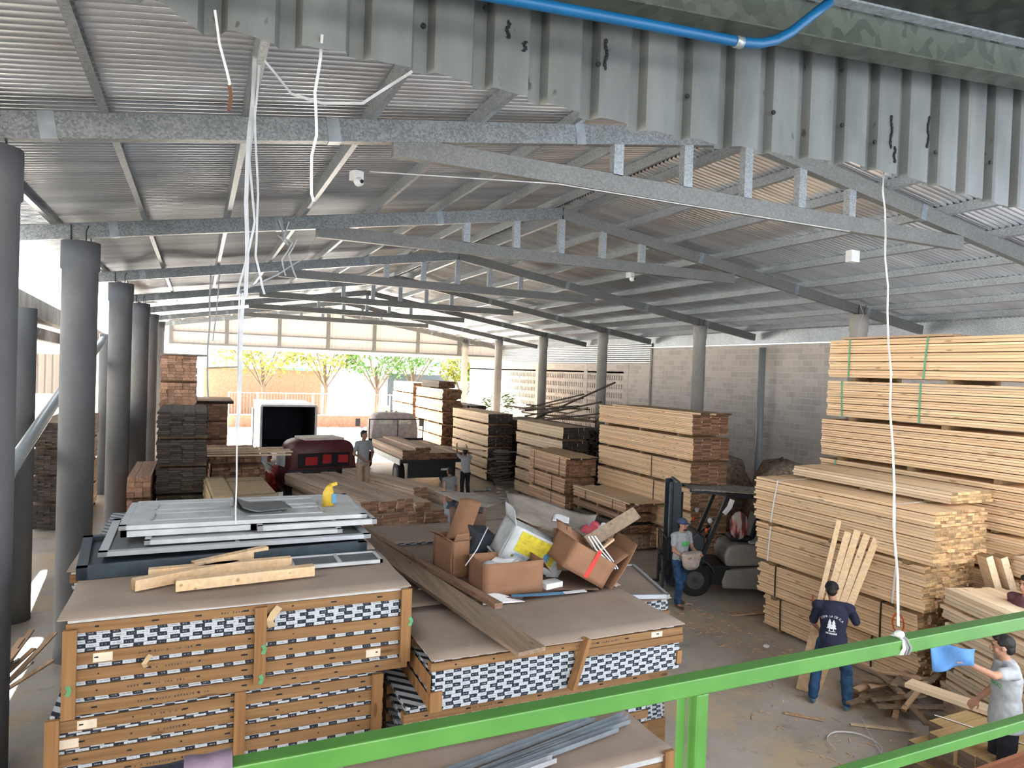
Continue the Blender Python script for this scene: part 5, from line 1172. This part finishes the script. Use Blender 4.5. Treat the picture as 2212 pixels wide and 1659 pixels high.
rbox(T1, 'chassis', 'truck_black', -0.4, 0.4, 0, 7.3, 0.5, 0.8, bev=0.01)
wheels(T1, (-0.95, 0.95), (1.0, 6.9))
cab_shape(T1, 'cab', 'dark_red', 2.0, 5.1, 6.5, 0.8, 2.42)
rbox(T1, 'rear_window', 'glass_dark', -0.75, 0.75, 5.06, 5.11, 1.65, 2.05, bev=0.02)
rbox(T1, 'roof_panel', 'cream_paint', -0.55, 0.6, 5.1, 6.0, 2.40, 2.47, bev=0.02)
rbox(T1, 'cab_back', 'red_paint', -0.92, 0.92, 5.05, 5.10, 0.95, 1.6, bev=0.01)
for k, (a, b, c, d) in enumerate([(-.55, -.2, 1.72, 1.95), (-.05, .2, 1.75, 2.0), (.4, .7, 1.76, 1.98)]): rbox(T1, 'painted_reflection', 'red_paint', a, b, 5.045, 5.06, c, d, bev=0)  # red patches on the rear window imitate red reflections
rbox(T1, 'headboard', 'truck_black', -1.1, 1.1, 4.9, 4.97, 1.0, 1.62, bev=0.01)
cab_shape(T1, 'hood', 'red_paint', 1.5, 6.4, 7.9, 0.75, 1.55)
for s in (-1, 1):
    MB().loft([(s*0.95, 6.35, 0.95), (s*0.98, 6.6, 1.12), (s*0.98, 6.95, 1.18), (s*0.95, 7.4, 0.95)], [(0.18, 0.10), (0.20, 0.12), (0.20, 0.12), (0.16, 0.1)], n=14).build('fender', 'red_paint', T1)
    MB().bar((s*1.0, 6.2, 1.5), (s*1.32, 6.25, 1.75), 0.02, 0.02).build('mirror_arm', 'dark_steel', T1)
    rbox(T1, 'mirror', 'white_tape', s*1.32-0.09, s*1.32+0.09, 6.22, 6.27, 1.62, 1.95, bev=0.02)
    rbox(T1, 'door_window', 'glass_pale', s*0.985-0.01, s*0.985+0.01, 5.45, 6.15, 1.6, 2.1, bev=0)
rbox(T1, 'front_bumper', 'dark_steel', -1.15, 1.15, 7.95, 8.1, 0.5, 0.72)
# load of planks
GL2 = 'plank piles loaded on the red truck'
def load(x, y, z, L, w, h, lab, ang=12, mats=('load_wood', 'red_end'), t=0.04, bw=0.2, base=T1):
    b = Matrix.Translation(base.location) @ Matrix.Rotation(base.rotation_euler.z, 4, 'Z'); p = b @ V(x, y, z)
    return lumber('plank_pile', lab, GL2 if base is T1 else 'plank piles loaded on the cream truck', p, L, w, h, math.radians(ang), t=t, bw=bw, mats=mats, jit=0.05, bol=0.0, cat='plank pile')
load(-1.05, 0.02, 1.0, 4.6, 2.1, 0.30, 'broad lower layer of planks right above the yellow bumper')
load(-1.10, 0.12, 1.302, 4.6, 0.42, 0.30, 'left plank column on top of the red truck load', 13.5)
load(-0.66, 0.12, 1.302, 4.5, 0.40, 0.27, 'second plank column from the left on the red truck load', 13)
load(-0.24, 0.10, 1.302, 4.5, 0.38, 0.29, 'third plank column from the left on the red truck load', 12.5)
load(0.16, 0.0, 1.302, 4.0, 0.42, 0.20, 'low fourth plank column from the left on the red truck load', 12)
load(0.60, 0.9, 1.302, 3.7, 0.40, 0.36, 'right plank column of the red truck load, beside the capped person', 16)
lumber('plank_pile', 'separate plank pile on trestles right of the red truck', None, (5.55, 15.9, 0), 4.0, 0.62, 1.45, math.radians(18), t=0.05, bw=0.2, mats=('load_wood', 'red_end'), jit=0.05, cat='plank pile')
# cream flatbed
T2 = empty('flatbed_truck', (8.15, 25.0, 0), math.radians(1), 'cream-cabbed flatbed truck seen from behind near the gate', 'truck')
rbox(T2, 'bed', 'truck_black', -1.25, 1.25, 0, 4.8, 0.98, 1.12, bev=0.01); rbox(T2, 'side_board', 'white_paint', -1.28, -1.25, 0, 4.8, 0.92, 1.14, bev=0)
rbox(T2, 'tail', 'truck_black', -0.95, 0.95, 0.02, 0.2, 0.42, 0.98, bev=0.02); rbox(T2, 'chassis', 'truck_black', -0.4, 0.4, 0, 6.5, 0.5, 0.95, bev=0.01)
rbox(T2, 'number_plate', 'paper', 0.35, 0.62, -0.0, 0.02, 0.68, 0.76, bev=0)
wheels(T2, (-0.95, 0.95), (1.2, 6.2))
cab_shape(T2, 'cab', 'cream_paint', 2.15, 5.2, 6.6, 0.75, 2.52)
for s in (-1, 1): rbox(T2, 'rear_window', 'window_painted_glow', s*0.42-0.30, s*0.42+0.30, 5.155, 5.2, 2.02, 2.24, bev=0.03)
for s in (-1, 1):
    MB().bar((s*1.22, 4.95, 1.12), (s*1.22, 4.95, 2.25), 0.04, 0.04, up=(1, 0, 0)).build('rack_post', 'truck_black', T2)
    rbox(T2, 'mirror', 'grey_shell', s*1.48-0.11, s*1.48+0.11, 6.0, 6.05, 1.85, 2.2)
    MB().bar((s*1.0, 6.0, 1.6), (s*1.45, 6.03, 1.9), 0.02, 0.02).build('mirror_arm', 'dark_steel', T2)
MB().bar((-1.24, 4.95, 2.25), (1.24, 4.95, 2.25), 0.05, 0.04).build('rack_bar', 'truck_black', T2); MB().bar((0.05, 4.95, 1.12), (0.05, 4.95, 2.25), 0.03, 0.03, up=(1, 0, 0)).build('rack_post', 'truck_black', T2)
rbox(T2, 'headboard', 'truck_black', -1.24, 1.24, 4.90, 4.96, 1.12, 1.42, bev=0.01)
for k in range(3): MB().ell(((k-1)*0.22, 5.9, 2.54), (0.06, 0.06, 0.04)).build('roof_lamp', 'cream_paint', T2)
load(-1.20, -0.1, 1.122, 4.6, 1.05, 0.36, 'left plank pile on the cream truck', 1, base=T2)
load(-0.10, -0.05, 1.122, 4.6, 1.30, 0.24, 'right plank pile on the cream truck', 1, base=T2)
load(-0.72, -0.15, 1.484, 4.4, 0.6, 0.10, 'short top layer on the left pile of the cream truck', 2, base=T2)
# dark open box body
T3 = empty('box_truck', (3.85, 33.0, 0), math.radians(0), 'dark open box body of a truck parked outside the gate', 'truck')
rbox(T3, 'floor', 'truck_black', -1.2, 1.2, 0, 4.6, 0.55, 0.65, bev=0); rbox(T3, 'roof', 'white_paint', -1.22, 1.22, -0.02, 4.6, 2.58, 2.66, bev=0)
for s in (-1, 1): rbox(T3, 'wall', 'truck_black', s*1.19-0.02, s*1.19+0.02, 0, 4.6, 0.65, 2.58, bev=0)
rbox(T3, 'front_wall', 'box_inside', -1.2, 1.2, 4.5, 4.6, 0.65, 2.58, bev=0)
rbox(T3, 'door', 'grey_shell', -1.62, -1.57, -0.9, 0.0, 0.6, 2.55, bev=0)
for s in (-1, 1): rbox(T3, 'door_frame', 'white_paint', s*1.2-0.05, s*1.2+0.05, -0.03, 0.03, 0.5, 2.6, bev=0)
wheels(T3, (-1.0, 1.0), (1.0, 3.6), R=0.4)
cab_shape(T3, 'cab', 'white_paint', 2.0, 4.8, 6.4, 0.7, 2.4)
# ================================================================ PEOPLE
def remeshed(mb, name, mats, parent, voxel, smooth=4, disp=0.0, M=None, dscale=0.12):
    o = mb.build(name, mats, parent)
    r = o.modifiers.new('r', 'REMESH'); r.mode = 'VOXEL'; r.voxel_size = voxel; r.use_smooth_shade = True
    s = o.modifiers.new('s', 'SMOOTH'); s.factor = 0.6; s.iterations = smooth
    dg = bpy.context.evaluated_depsgraph_get(); dg.update()
    me = bpy.data.meshes.new_from_object(o.evaluated_get(dg)); o.modifiers.clear(); o.data = me
    if disp:
        for v in me.vertices:
            n = noise.noise(v.co/dscale)+0.5*noise.noise(v.co/dscale*2.3); v.co += v.normal*disp*n
    for p in me.polygons: p.use_smooth = True
    me.materials.clear()
    for x in ([mats] if isinstance(mats, str) else mats): me.materials.append(MATS[x])
    return o
def hand(mb, wr, d, pn, curl=0.5, side=1, s=1.0):
    """palm and five fingers; d = direction of the hand, pn = palm normal (towards which fingers curl)"""
    wr = Vector(wr); d = Vector(d).normalized(); pn = Vector(pn); pn = (pn-d*pn.dot(d)).normalized(); x = d.cross(pn)*side
    pc = wr+d*0.045*s
    for k in range(4):
        ox = (k-1.5)*0.020*s
        mb.caps(wr+d*0.012*s+x*ox*0.6, wr+d*0.085*s+x*ox, 0.015*s, 0.012*s, n=10)
        L = [0.072, 0.080, 0.074, 0.060][k]*s; a = wr+d*0.085*s+x*ox
        c1 = curl*0.7; d1 = (d*math.cos(c1)+pn*math.sin(c1)); b = a+d1*L*0.5
        c2 = curl*1.7; d2 = (d*math.cos(c2)+pn*math.sin(c2)); c = b+d2*L*0.5
        mb.caps(a, b, 0.0092*s, 0.0085*s, n=8); mb.caps(b, c, 0.0085*s, 0.0072*s, n=8)
    t0 = wr+d*0.025*s-x*0.024*s; td = (d*0.65-x*0.6+pn*0.35).normalized()
    t1 = t0+td*0.042*s; t2 = t1+(d*0.85-x*0.1+pn*0.5).normalized()*0.032*s
    mb.caps(t0, t1, 0.013*s, 0.0105*s, n=8); mb.caps(t1, t2, 0.0105*s, 0.0085*s, n=8)
def person(loc, rz, label, J=None, shirt='grey_shirt', trousers='jeans', shoes='brown_shoe', skin='skin', hair='hair', cap=None, capdir=0.0, voxel=0.009, scale=1.0, headturn=0.0, headtilt=0.0, long_shirt=0.0, curl=(0.5, 0.5), palm=None, beard=False, group=None, sleeve=0.55, lower=True):
    """local frame: faces +y, x to the person's right; joints in metres"""
    r = empty('person', loc, rz, label, 'person', group); r.scale = (scale,)*3
    D = dict(pelvis=(0, 0, .94), waist=(0, 0, 1.08), chest=(0, 0.0, 1.30), neck=(0, 0.0, 1.47), head=(0, 0.02, 1.615),
             shR=(.185, 0, 1.41), shL=(-.185, 0, 1.41), elR=(.25, -.02, 1.13), elL=(-.25, -.02, 1.13), wrR=(.27, .07, .88), wrL=(-.27, .07, .88),
             hiR=(.095, 0, .91), hiL=(-.095, 0, .91), knR=(.11, .02, .49), knL=(-.11, .02, .49), anR=(.12, -.02, .09), anL=(-.12, -.02, .09), toR=(.14, .15, .035), toL=(-.14, .15, .035))
    D.update(J or {}); D = {k: Vector(v) for k, v in D.items()}
    lat = (D['shR']-D['shL']).normalized(); b = MB()
    # torso (continuous)
    def torso(mb, add=0.0, low=0.0, neck=True):
        P = [D['pelvis']-V(0, 0, .06+low), D['pelvis'], D['waist'], D['chest'], D['chest']*0.35+D['neck']*0.65, D['neck']]
        R = [(.145, .10), (.165, .115), (.145, .105), (.175, .120), (.165, .095), (.07, .065)]
        if not neck: R[-1] = (.105, .075)
        mb.loft(P, [(a+add, c+add) for a, c in R], lat=lat, n=20)
        for s in ('R', 'L'): mb.caps(D['neck']-V(0, 0, .05), D['sh'+s], .055+add, .062+add, n=12)
    torso(b)
    hd = D['head']; hv = (hd-D['neck']); b.caps(D['neck']-V(0, 0, .03), hd-V(0, 0, .04), .055, .052)
    Mh = Matrix.Rotation(headturn, 3, 'Z') @ Matrix.Rotation(headtilt, 3, 'X')
    H = lambda x, y, z: hd+Mh @ V(x, y, z)
    b.ell(H(0, -.01, .03), (.074, .092, .092), Mh, 18); b.ell(H(0, .018, -.035), (.058, .068, .075), Mh, 16); b.ell(H(0, .045, -.085), (.030, .030, .022), Mh)
    b.caps(H(0, .085, .02), H(0, .105, -.015), .009, .014, n=8); b.ell(H(0, .078, .045), (.055, .015, .012), Mh)
    for s in (-1, 1): b.ell(H(s*.076, -.005, .0), (.010, .020, .030), Mh); b.ell(H(s*.04, .06, -.02), (.022, .02, .022), Mh)
    b.ell(H(0, .082, -.048), (.024, .010, .011), Mh)
    for s, sg in (('R', 1), ('L', -1)):
        b.caps(D['sh'+s], D['el'+s], .050, .038); b.caps(D['el'+s], D['wr'+s], .039, .025)
        d = (D['wr'+s]-D['el'+s]).normalized(); pn = V(*(palm[s])) if palm and s in palm else V(-sg, 0.2, 0)
        hand(b, D['wr'+s]+d*0.01, d, pn, curl[0 if s == 'R' else 1], 1 if s == 'R' else -1)
        if lower:
            b.caps(D['hi'+s], D['kn'+s], .082, .055); b.caps(D['kn'+s], D['an'+s], .054, .036); b.caps(D['an'+s]-V(0, 0, .02), D['to'+s]+V(0, 0, .01), .036, .025)
    body = remeshed(b, 'body', skin, r, voxel, 3)
    for s in (-1, 1):
        MB().ell(H(s*.031, .0815, .022), (.013, .006, .007), Mh, 10).build('eye', 'near_black', r)
        MB().ell(H(s*.031, .088, .044), (.019, .006, .004), Mh, 8).build('eyebrow', hair, r)
    MB().ell(H(0, .0905, -.048), (.022, .004, .004), Mh, 8).build('mouth', 'lip', r)
    if beard: remeshed(MB().ell(H(0, .052, -.085), (.040, .040, .028), Mh), 'beard', hair, r, .008, 2)
    # hair
    h = MB(); h.ell(H(0, -.022, .045), (.082, .094, .088), Mh, 18); h.ell(H(0, -.055, -.01), (.070, .052, .065), Mh, 16)
    if not cap: h.ell(H(0, .035, .098), (.055, .050, .026), Mh); h.ell(H(.02, -.0, .11), (.055, .06, .028), Mh)
    remeshed(h, 'hair', hair, r, .009, 2, 0.004, dscale=.02)
    if cap:
        c = MB(); c.ell(H(0, -.008, .062), (.090, .104, .080), Mh, 20)
        for k in range(16):
            a = 2*math.pi*k/16; c.ell(H(.086*math.cos(a), -.008+.100*math.sin(a), .045), (.012, .012, .018), Mh, 8)
        cp = remeshed(c, 'cap', cap, r, .008, 2)
        if capdir is not None:
            Mc = Mh @ Matrix.Rotation(capdir, 3, 'Z'); q = MB(); f = lambda x, y, z: hd+Mc @ V(x, y, z)
            q.sheet([f(-.07, .075, .040), f(.07, .075, .040), f(.055, .165, .022), f(-.055, .165, .022)], .005, 8, 4, fn=lambda u, v: .012*math.sin(u*math.pi)); q.build('cap_brim', cap, r)
    # shirt
    s_ = MB(); torso(s_, .016, long_shirt, neck=False)
    if long_shirt: s_.loft([D['pelvis']-V(0, 0, .10+long_shirt), D['pelvis'], D['waist']], [(.20, .155), (.19, .145), (.17, .13)], lat=lat, n=20)
    for s in ('R', 'L'):
        e = D['sh'+s].lerp(D['el'+s], sleeve); s_.caps(D['sh'+s], e, .064, .060)
    sh = remeshed(s_, 'shirt', shirt, r, .013, 3, 0.010, dscale=.11)
    # trousers
    if lower:
        t = MB(); t.loft([D['pelvis']+V(0, 0, .07), D['pelvis'], D['pelvis']-V(0, 0, .10)], [(.158, .115), (.172, .125), (.165, .118)], lat=lat, n=18)
        for s in ('R', 'L'):
            a = D['an'+s]; t.caps(D['hi'+s], D['kn'+s], .100, .080); t.caps(D['kn'+s], a+V(0, 0, .03), .078, .070)
        remeshed(t, 'trousers', trousers, r, .013, 3, 0.010, dscale=.09)
        for s in ('R', 'L'):
            a, c = D['an'+s], D['to'+s]; q = MB(); q.caps(a-V(0, 0, .045)+(a-c).normalized()*.02, V(c.x, c.y, a.z-.05), .042, .036, fl=.9); q.caps(a-V(0, 0, .03), a+V(0, 0, .01), .043, .04)
            remeshed(q, 'shoe', shoes, r, .009, 2)
    return r, sh, D
plain('lip', (0.30, 0.12, 0.10), 0.6, var=0.03)
def decal(txtobj, target, M, off=0.008):
    """press a flat text/emblem mesh (facing -y or +y in the person's frame) on the target surface"""
    t = BVHTree.FromPolygons([v.co[:] for v in target.data.vertices], [p.vertices[:] for p in target.data.polygons])
    d = (M.to_3x3() @ V(0, 0, -1)).normalized(); me = txtobj.data
    bm = bmesh.new(); bm.from_mesh(me); bmesh.ops.triangulate(bm, faces=bm.faces[:]); bmesh.ops.subdivide_edges(bm, edges=[e for e in bm.edges if e.calc_length() > 0.02], cuts=1); bm.to_mesh(me); bm.free()
    for v in me.vertices:
        p = M @ v.co; h = t.ray_cast(p - d*0.3, d)
        if h[0] is not None: v.co = h[0] - d*(off + (0.001 if v.co.z > 0 else 0))
        else: v.co = p
    txtobj.matrix_local = Matrix.Identity(4)
# --- man in navy, leaning forward with the planks (back to the viewer)
ang = math.atan2(0.64, 0.77)-math.pi/2
N, nsh, ND = person((8.15, 6.85, 0), ang, 'person in dark navy work shirt, jeans and black cap, back turned, holding long planks',
    J=dict(pelvis=(0, -.02, .90), waist=(0, .04, 1.04), chest=(0, .12, 1.24), neck=(-.01, .21, 1.40), head=(-.04, .26, 1.535),
           shR=(.20, .17, 1.34), shL=(-.21, .15, 1.33), elR=(.30, .30, 1.12), elL=(-.27, .22, 1.06), wrR=(.22, .52, 1.15), wrL=(-.20, .40, .92),
           hiR=(.11, -.02, .88), hiL=(-.11, -.02, .88), knR=(.19, .06, .47), knL=(-.19, .05, .47), anR=(.21, -.04, .09), anL=(-.22, -.03, .09), toR=(.26, .12, .035), toL=(-.25, .13, .035)),
    shirt='navy_shirt', trousers='jeans', shoes='blue_shoe', cap='black_cap', capdir=None, headtilt=-0.35, long_shirt=0.13, voxel=.007, curl=(1.1, 1.1), palm=dict(R=(-1, 0.2, 0), L=(1, .2, 0)), sleeve=.85)
BackM = lambda x, z: Matrix.Translation((x, -0.3, z)) @ RXm
txt = 'ETEMA LA DE C.A'
for k, ch in enumerate(txt):
    if ch == ' ': continue
    a = math.radians(58-116*k/(len(txt)-1)); R0 = .145
    M = Matrix.Translation((-R0*math.sin(a)-.02, -0.3, 1.135+R0*math.cos(a)*0.75)) @ RXm @ Matrix.Rotation(a*0.7, 4, 'Z')
    o = textmesh(ch, .040, 'paper', 'shirt_letter', N, M); decal(o, nsh, M)
def flat(polys, name, mat, parent, M, target):
    mb = MB()
    for P in polys:
        b0 = len(mb.v); mb.v += [(x, z, 0) for x, z in P]; mb.f.append(tuple(range(b0, b0+len(P)))); mb.mi.append(0); mb.sm.append(False)
    o = mb.build(name, mat, parent); decal(o, target, M); return o
tree = lambda cx, s: [[(cx-.040*s, -.05*s), (cx+.040*s, -.05*s), (cx, .0*s+.015)], [(cx-.032*s, -.015*s), (cx+.032*s, -.015*s), (cx, .045*s)], [(cx-.024*s, .02*s), (cx+.024*s, .02*s), (cx, .075*s)], [(cx-.006*s, -.075*s), (cx+.006*s, -.075*s), (cx+.006*s, -.05*s), (cx-.006*s, -.05*s)]]
flat(tree(-.045, 1.0)+tree(0.005, .95)+[[(-.06, -.082), (.03, -.082), (.03, -.074), (-.06, -.074)]]+[[(-.09+.018*k, -.115), (-.078+.018*k, -.115), (-.078+.018*k, -.095), (-.09+.018*k, -.095)] for k in range(8)], 'shirt_emblem', 'paper', N, BackM(0.0, 1.15), nsh)

# --- man in grey at the right (profile, left arm raised over the boards)
rg = math.atan2(0.62, -0.78)-math.pi/2      # faces image left and away
Gm, gsh, GD = person((7.56, 4.25, 0.28), rg, 'person in light grey t-shirt with green lettering at right, raising a blue cloth',
    J=dict(neck=(0, .02, 1.47), head=(0, .05, 1.60), shL=(-.19, .03, 1.42), elL=(-.34, .25, 1.42), wrL=(-.30, .47, 1.50), shR=(.19, -.02, 1.42), elR=(.27, -.04, 1.14), wrR=(.25, .15, .95)),
    shirt='grey_shirt', trousers='black_trousers', headturn=-0.30, headtilt=-0.12, voxel=.007, curl=(.7, 1.0), palm=dict(L=(0, .3, -1)), sleeve=.6, long_shirt=.05)
M = Matrix.Rotation(math.pi, 4, 'Z') @ Matrix.Translation((0, -.3, 1.23)) @ RXm
o = textmesh('(l ameco', .085, 'shirt_green', 'shirt_lettering', Gm, M); decal(o, gsh, M)
# --- man by the forklift
re = math.atan2(-0.75, -0.10)-math.pi/2
E1, esh, ED = person((8.76, 10.98, 0), re+0.25, 'person in grey t-shirt, blue cap and jeans carrying a cloth bag beside the forklift',
    J=dict(elR=(.25, .06, 1.14), wrR=(.16, .27, 1.06), elL=(-.25, .06, 1.14), wrL=(-.20, .27, 1.08), knR=(.10, .10, .50), anR=(.10, .06, .09), toR=(.11, .22, .04), knL=(-.10, -.02, .50), anL=(-.11, -.16, .10), toL=(-.12, -.0, .035)),
    shirt='grey_shirt', trousers='jeans', shoes='brown_shoe', cap='navy_cap', headturn=0.35, beard=True, voxel=.008, curl=(1.0, 1.0), palm=dict(R=(0, 0, 1), L=(0, 0, 1)))
flat([[(-.10, -.02), (-.07, -.05), (.0, -.06), (.07, -.05), (.10, -.01), (.08, .035), (.03, .045), (-.04, .04), (-.09, .03)]], 'shirt_print', 'shirt_green', E1, Matrix.Rotation(math.pi, 4, 'Z') @ Matrix.Translation((0, -.3, 1.27)) @ RXm, esh)
bagb = empty('cloth_bag', (8.76, 10.98, 0), re+0.25, 'pale cloth bag carried by the person beside the forklift', 'bag')
mb = MB(); mb.loft([(0, .27, .82), (0, .29, .88), (0, .28, 1.0), (0, .30, 1.13)], [(.12, .07), (.20, .12), (.23, .11), (.27, .09)], lat=(1, 0, 0), n=18); remeshed(mb, 'sack', 'bag_cloth', bagb, .02, 3, .015)
# --- persons by the trucks
A1, _, _ = person((3.92, 17.75, 1.14), math.radians(205), 'person in grey t-shirt and tan trousers standing on the red truck bed', J=dict(elR=(.30, .02, 1.15), wrR=(.12, .20, 1.02), elL=(-.30, .02, 1.15), wrL=(-.12, .20, 1.02)), shirt='dim_shirt', trousers='tan_trousers', skin='skin_dark', voxel=.011)
B1, _, _ = person((6.60, 18.6, 0), math.radians(20), 'person in grey t-shirt seen from behind between the two trucks', J={}, shirt='dim_shirt', trousers='black_trousers', skin='skin_dark', voxel=.012)
C1, _, _ = person((5.12, 13.95, 0.0), math.radians(10), 'person in dark cap and grey shirt reaching up at the rear of the red truck', J=dict(shL=(-.19, .03, 1.47), elL=(-.24, .10, 1.73), wrL=(-.22, .16, 1.97), elR=(.22, .22, 1.25), wrR=(.12, .40, 1.20)), shirt='dim_shirt', trousers='black_trousers', skin='skin_dark', cap='black_cap', capdir=None, voxel=.010)
D1, _, _ = person((8.72, 22.95, 0), math.radians(5), 'person in white t-shirt and black trousers lifting a plank at the cream truck', J=dict(head=(-.03, .05, 1.60), shL=(-.19, .03, 1.45), elL=(-.22, .28, 1.55), wrL=(-.20, .36, 1.78), shR=(.19, .03, 1.44), elR=(.22, .26, 1.50), wrR=(.20, .34, 1.72), knR=(.10, .02, .49)), shirt='grey_shirt', trousers='black_trousers', skin='skin_dark', voxel=.011)
stick4((7.9, 24.7, 1.70), (9.0, 21.9, 1.78), 0.16, 0.04, 'plank being lifted by the person at the cream truck', ('load_wood', 'pine_end'), 'carried_plank', 'plank')
H1, _, _ = person((2.05, 22.3, 0.0), math.radians(150), 'person in white shirt and jeans standing left of the red truck cab', J={}, shirt='grey_shirt', trousers='jeans', voxel=.013, scale=1.02)
I1, _, _ = person((9.75, 5.28, 0.38), math.radians(80), 'person cut by the right frame edge, bare arm and dark trousers', J={}, shirt='dark_red_cloth', trousers='black_trousers', voxel=.010)
# what they stand on, and the blue cloth
lumber('plank_pile', 'low plank pile under the grey-shirted person at right', None, (7.2, 3.0, 0), 0.9, 1.35, 0.27, 0.0, t=0.05, mats=('pine', 'pine_end'), cat='plank pile')
lumber('plank_pile', 'low plank pile under the person at the right edge', None, (9.45, 4.9, 0), 0.9, 0.7, 0.38, 0.0, t=0.05, mats=('pine', 'pine_end'), cat='plank pile')
wl = Gm.matrix_basis if False else (Matrix.Translation(Gm.location) @ Matrix.Rotation(rg, 4, 'Z'))
wp = wl @ V(-.30, .55, 1.54)
mb = MB(); mb.sheet([wp+V(-.22, .15, .14), wp+V(.12, -.10, .10), wp+V(.04, -.12, -.03), wp+V(-.20, .12, -.16)], .006, 14, 10, fn=lambda u, v: .05*math.sin(u*7)*math.sin(v*3+1)); tag(mb.build('blue_cloth', 'blue_cloth'), 'light blue cloth waved in the hand of the grey-shirted person', 'cloth')
# ================================================================ OUTSIDE
def tree_(x, y, h, r, label, mat, seed, group='trees beyond the gate'):
    random.seed(seed); t = empty('tree', (x, y, 0), 0, label, 'tree', group)
    mb = MB(); mb.tube([(0, 0, 0), (0.1, 0, h*0.3), (-0.1, 0.1, h*0.6)], 0.16, 8)
    for k in range(6):
        a = k*1.05; mb.tube([(0, 0, h*0.3+0.1*k), (r*0.35*math.cos(a), r*0.35*math.sin(a), h*0.55), (r*0.7*math.cos(a), r*0.7*math.sin(a), h*0.75)], 0.06, 6)
    mb.build('trunk', 'bark', t); mb = MB()
    for k in range(1500):
        a = rr(0, 6.28); b = rr(-1, 1); q = r*rr(0.45, 1)**0.6*(1+0.25*math.sin(a*3+seed)); c = math.sqrt(1-b*b)
        p = V(q*c*math.cos(a), q*c*math.sin(a), h*0.72+q*b*0.55); s = rr(.10, .24)
        u = V(rr(-1, 1), rr(-1, 1), rr(-1, 1)).normalized(); w = u.orthogonal().normalized()
        b0 = len(mb.v); mb.v += [tuple(p-u*s), tuple(p+w*s*.5), tuple(p+u*s), tuple(p-w*s*.5)]; mb.f.append((b0, b0+1, b0+2, b0+3)); mb.mi.append(0); mb.sm.append(False)
    mb.build('foliage', mat, t)
for i, (x, y, h, r, mt, lab) in enumerate([(4.5, 56, 8.0, 3.6, 'leaf_yellow', 'leftmost sunlit yellow-green tree beyond the gate'), (9.5, 58, 8.2, 3.6, 'leaf_yellow', 'yellow-green tree beyond the gate above the box truck'), (13.5, 57, 7.6, 3.4, 'leaf', 'green tree beyond the gate, middle of the row'), (17.5, 60, 8.4, 3.4, 'leaf', 'green tree beyond the gate, left of the bright stacks'), (18.8, 50.5, 6.4, 1.9, 'leaf_yellow', 'yellow-green shrub tree behind the last right column'), (19.6, 47, 5.5, 1.5, 'leaf', 'bright green shrub beside the perforated wall end')]): tree_(x, y, h, r, lab, mt, 31+i, None)
# palm-like plant at the wall
pl = empty('leafy_plant', (15.9, 36.9, 0), 0, 'green bush with narrow leaves before the perforated wall', 'plant'); mb = MB(); random.seed(4)
for k in range(240):
    a = rr(0, 6.28); q = rr(.2, .9); p = V(q*math.cos(a)*.8, q*math.sin(a)*1.1, 2.3+rr(-.7, .8)); d = V(math.cos(a), math.sin(a), rr(-.4, .6)).normalized(); w = d.orthogonal().normalized(); L = rr(.25, .5)
    b0 = len(mb.v); mb.v += [tuple(p), tuple(p+d*L*.5+w*.035), tuple(p+d*L), tuple(p+d*L*.5-w*.035)]; mb.f.append((b0, b0+1, b0+2, b0+3)); mb.mi.append(0); mb.sm.append(False)
mb.build('foliage', 'leaf', pl); MB().tube([(0, 0, 0), (0.05, 0, 1.2), (-.05, .1, 2.3)], .07, 8).build('trunk', 'bark', pl)
fc = empty('wire_fence', (9.0, 52, 0), 0, 'wire fence with white posts along the street beyond the gate', 'fence')
for k in range(9): MB().cyl((-7+1.9*k, 0, 0), (-7+1.9*k, 0, 2.5), 0.04, 8).build('fence_post', 'white_paint', fc)
for z in (0.9, 2.45): MB().cyl((-7, 0, z), (8.2, 0, z), 0.025, 6).build('fence_rail', 'white_paint', fc)
mb = MB()
for k in range(76): mb.cyl((-7+0.2*k, 0, .9), (-7+0.2*k, 0, 2.45), 0.006, 4)
mb.build('fence_wire', 'grey_shell', fc)
MB().box(-7, 8.2, -0.1, 0.1, 0, 0.85).build('low_wall', 'house_wall', fc)
hs = empty('street_house', (5.5, 66, 0), 0, 'pale orange house wall across the street', 'house'); MB().box(-5, 5, 0, 5, 0, 4.0).build('wall', 'house_wall', hs); MB().box(-5.3, 5.3, -.3, 5.3, 4.0, 4.2).build('roof', 'shed_green', hs)
gg = empty('green_roof_shed', (19.0, 63, 0), 0, 'shed with green roof and dark gate across the street', 'shed'); MB().box(-3, 3, 0, 5, 0, 4.0).build('gate', 'gate_grey', gg); MB().bar((-3.4, 1.5, 4.6), (3.4, 1.5, 5.3), 4.0, 0.15).build('roof', 'shed_green', gg)
mc = empty('motorcycle', (4.4, 46, 0), 0.5, 'small turquoise motorcycle parked outside the gate', 'motorcycle')
for y in (-.6, .6): MB().loft([(-.05, y, .3), (.05, y, .3)], [.3, .3], n=20).build('wheel', 'rubber', mc)
MB().bar((0, -.35, .55), (0, .45, .70), .22, .25).build('body', 'blue_print', mc); MB().bar((0, -.45, .82), (0, .1, .80), .22, .08).build('seat', 'black_plastic', mc); MB().bar((-.3, .45, 1.0), (.3, .45, 1.0), .03, .03).build('handlebar', 'black_plastic', mc); MB().bar((0, .58, .3), (0, .42, 1.0), .05, .05, up=(1, 0, 0)).build('front_fork', 'dark_steel', mc)
lp = empty('leaning_boards', (10.2, 41.5, 0), 0, 'orange boards leaning beside the bright stack outside', 'boards')
for k in range(4): MB().bar((-.5+.3*k, 0, 0), (-.4+.3*k, .4, 2.2), .12, .03).build('board', 'pine_warm', lp)
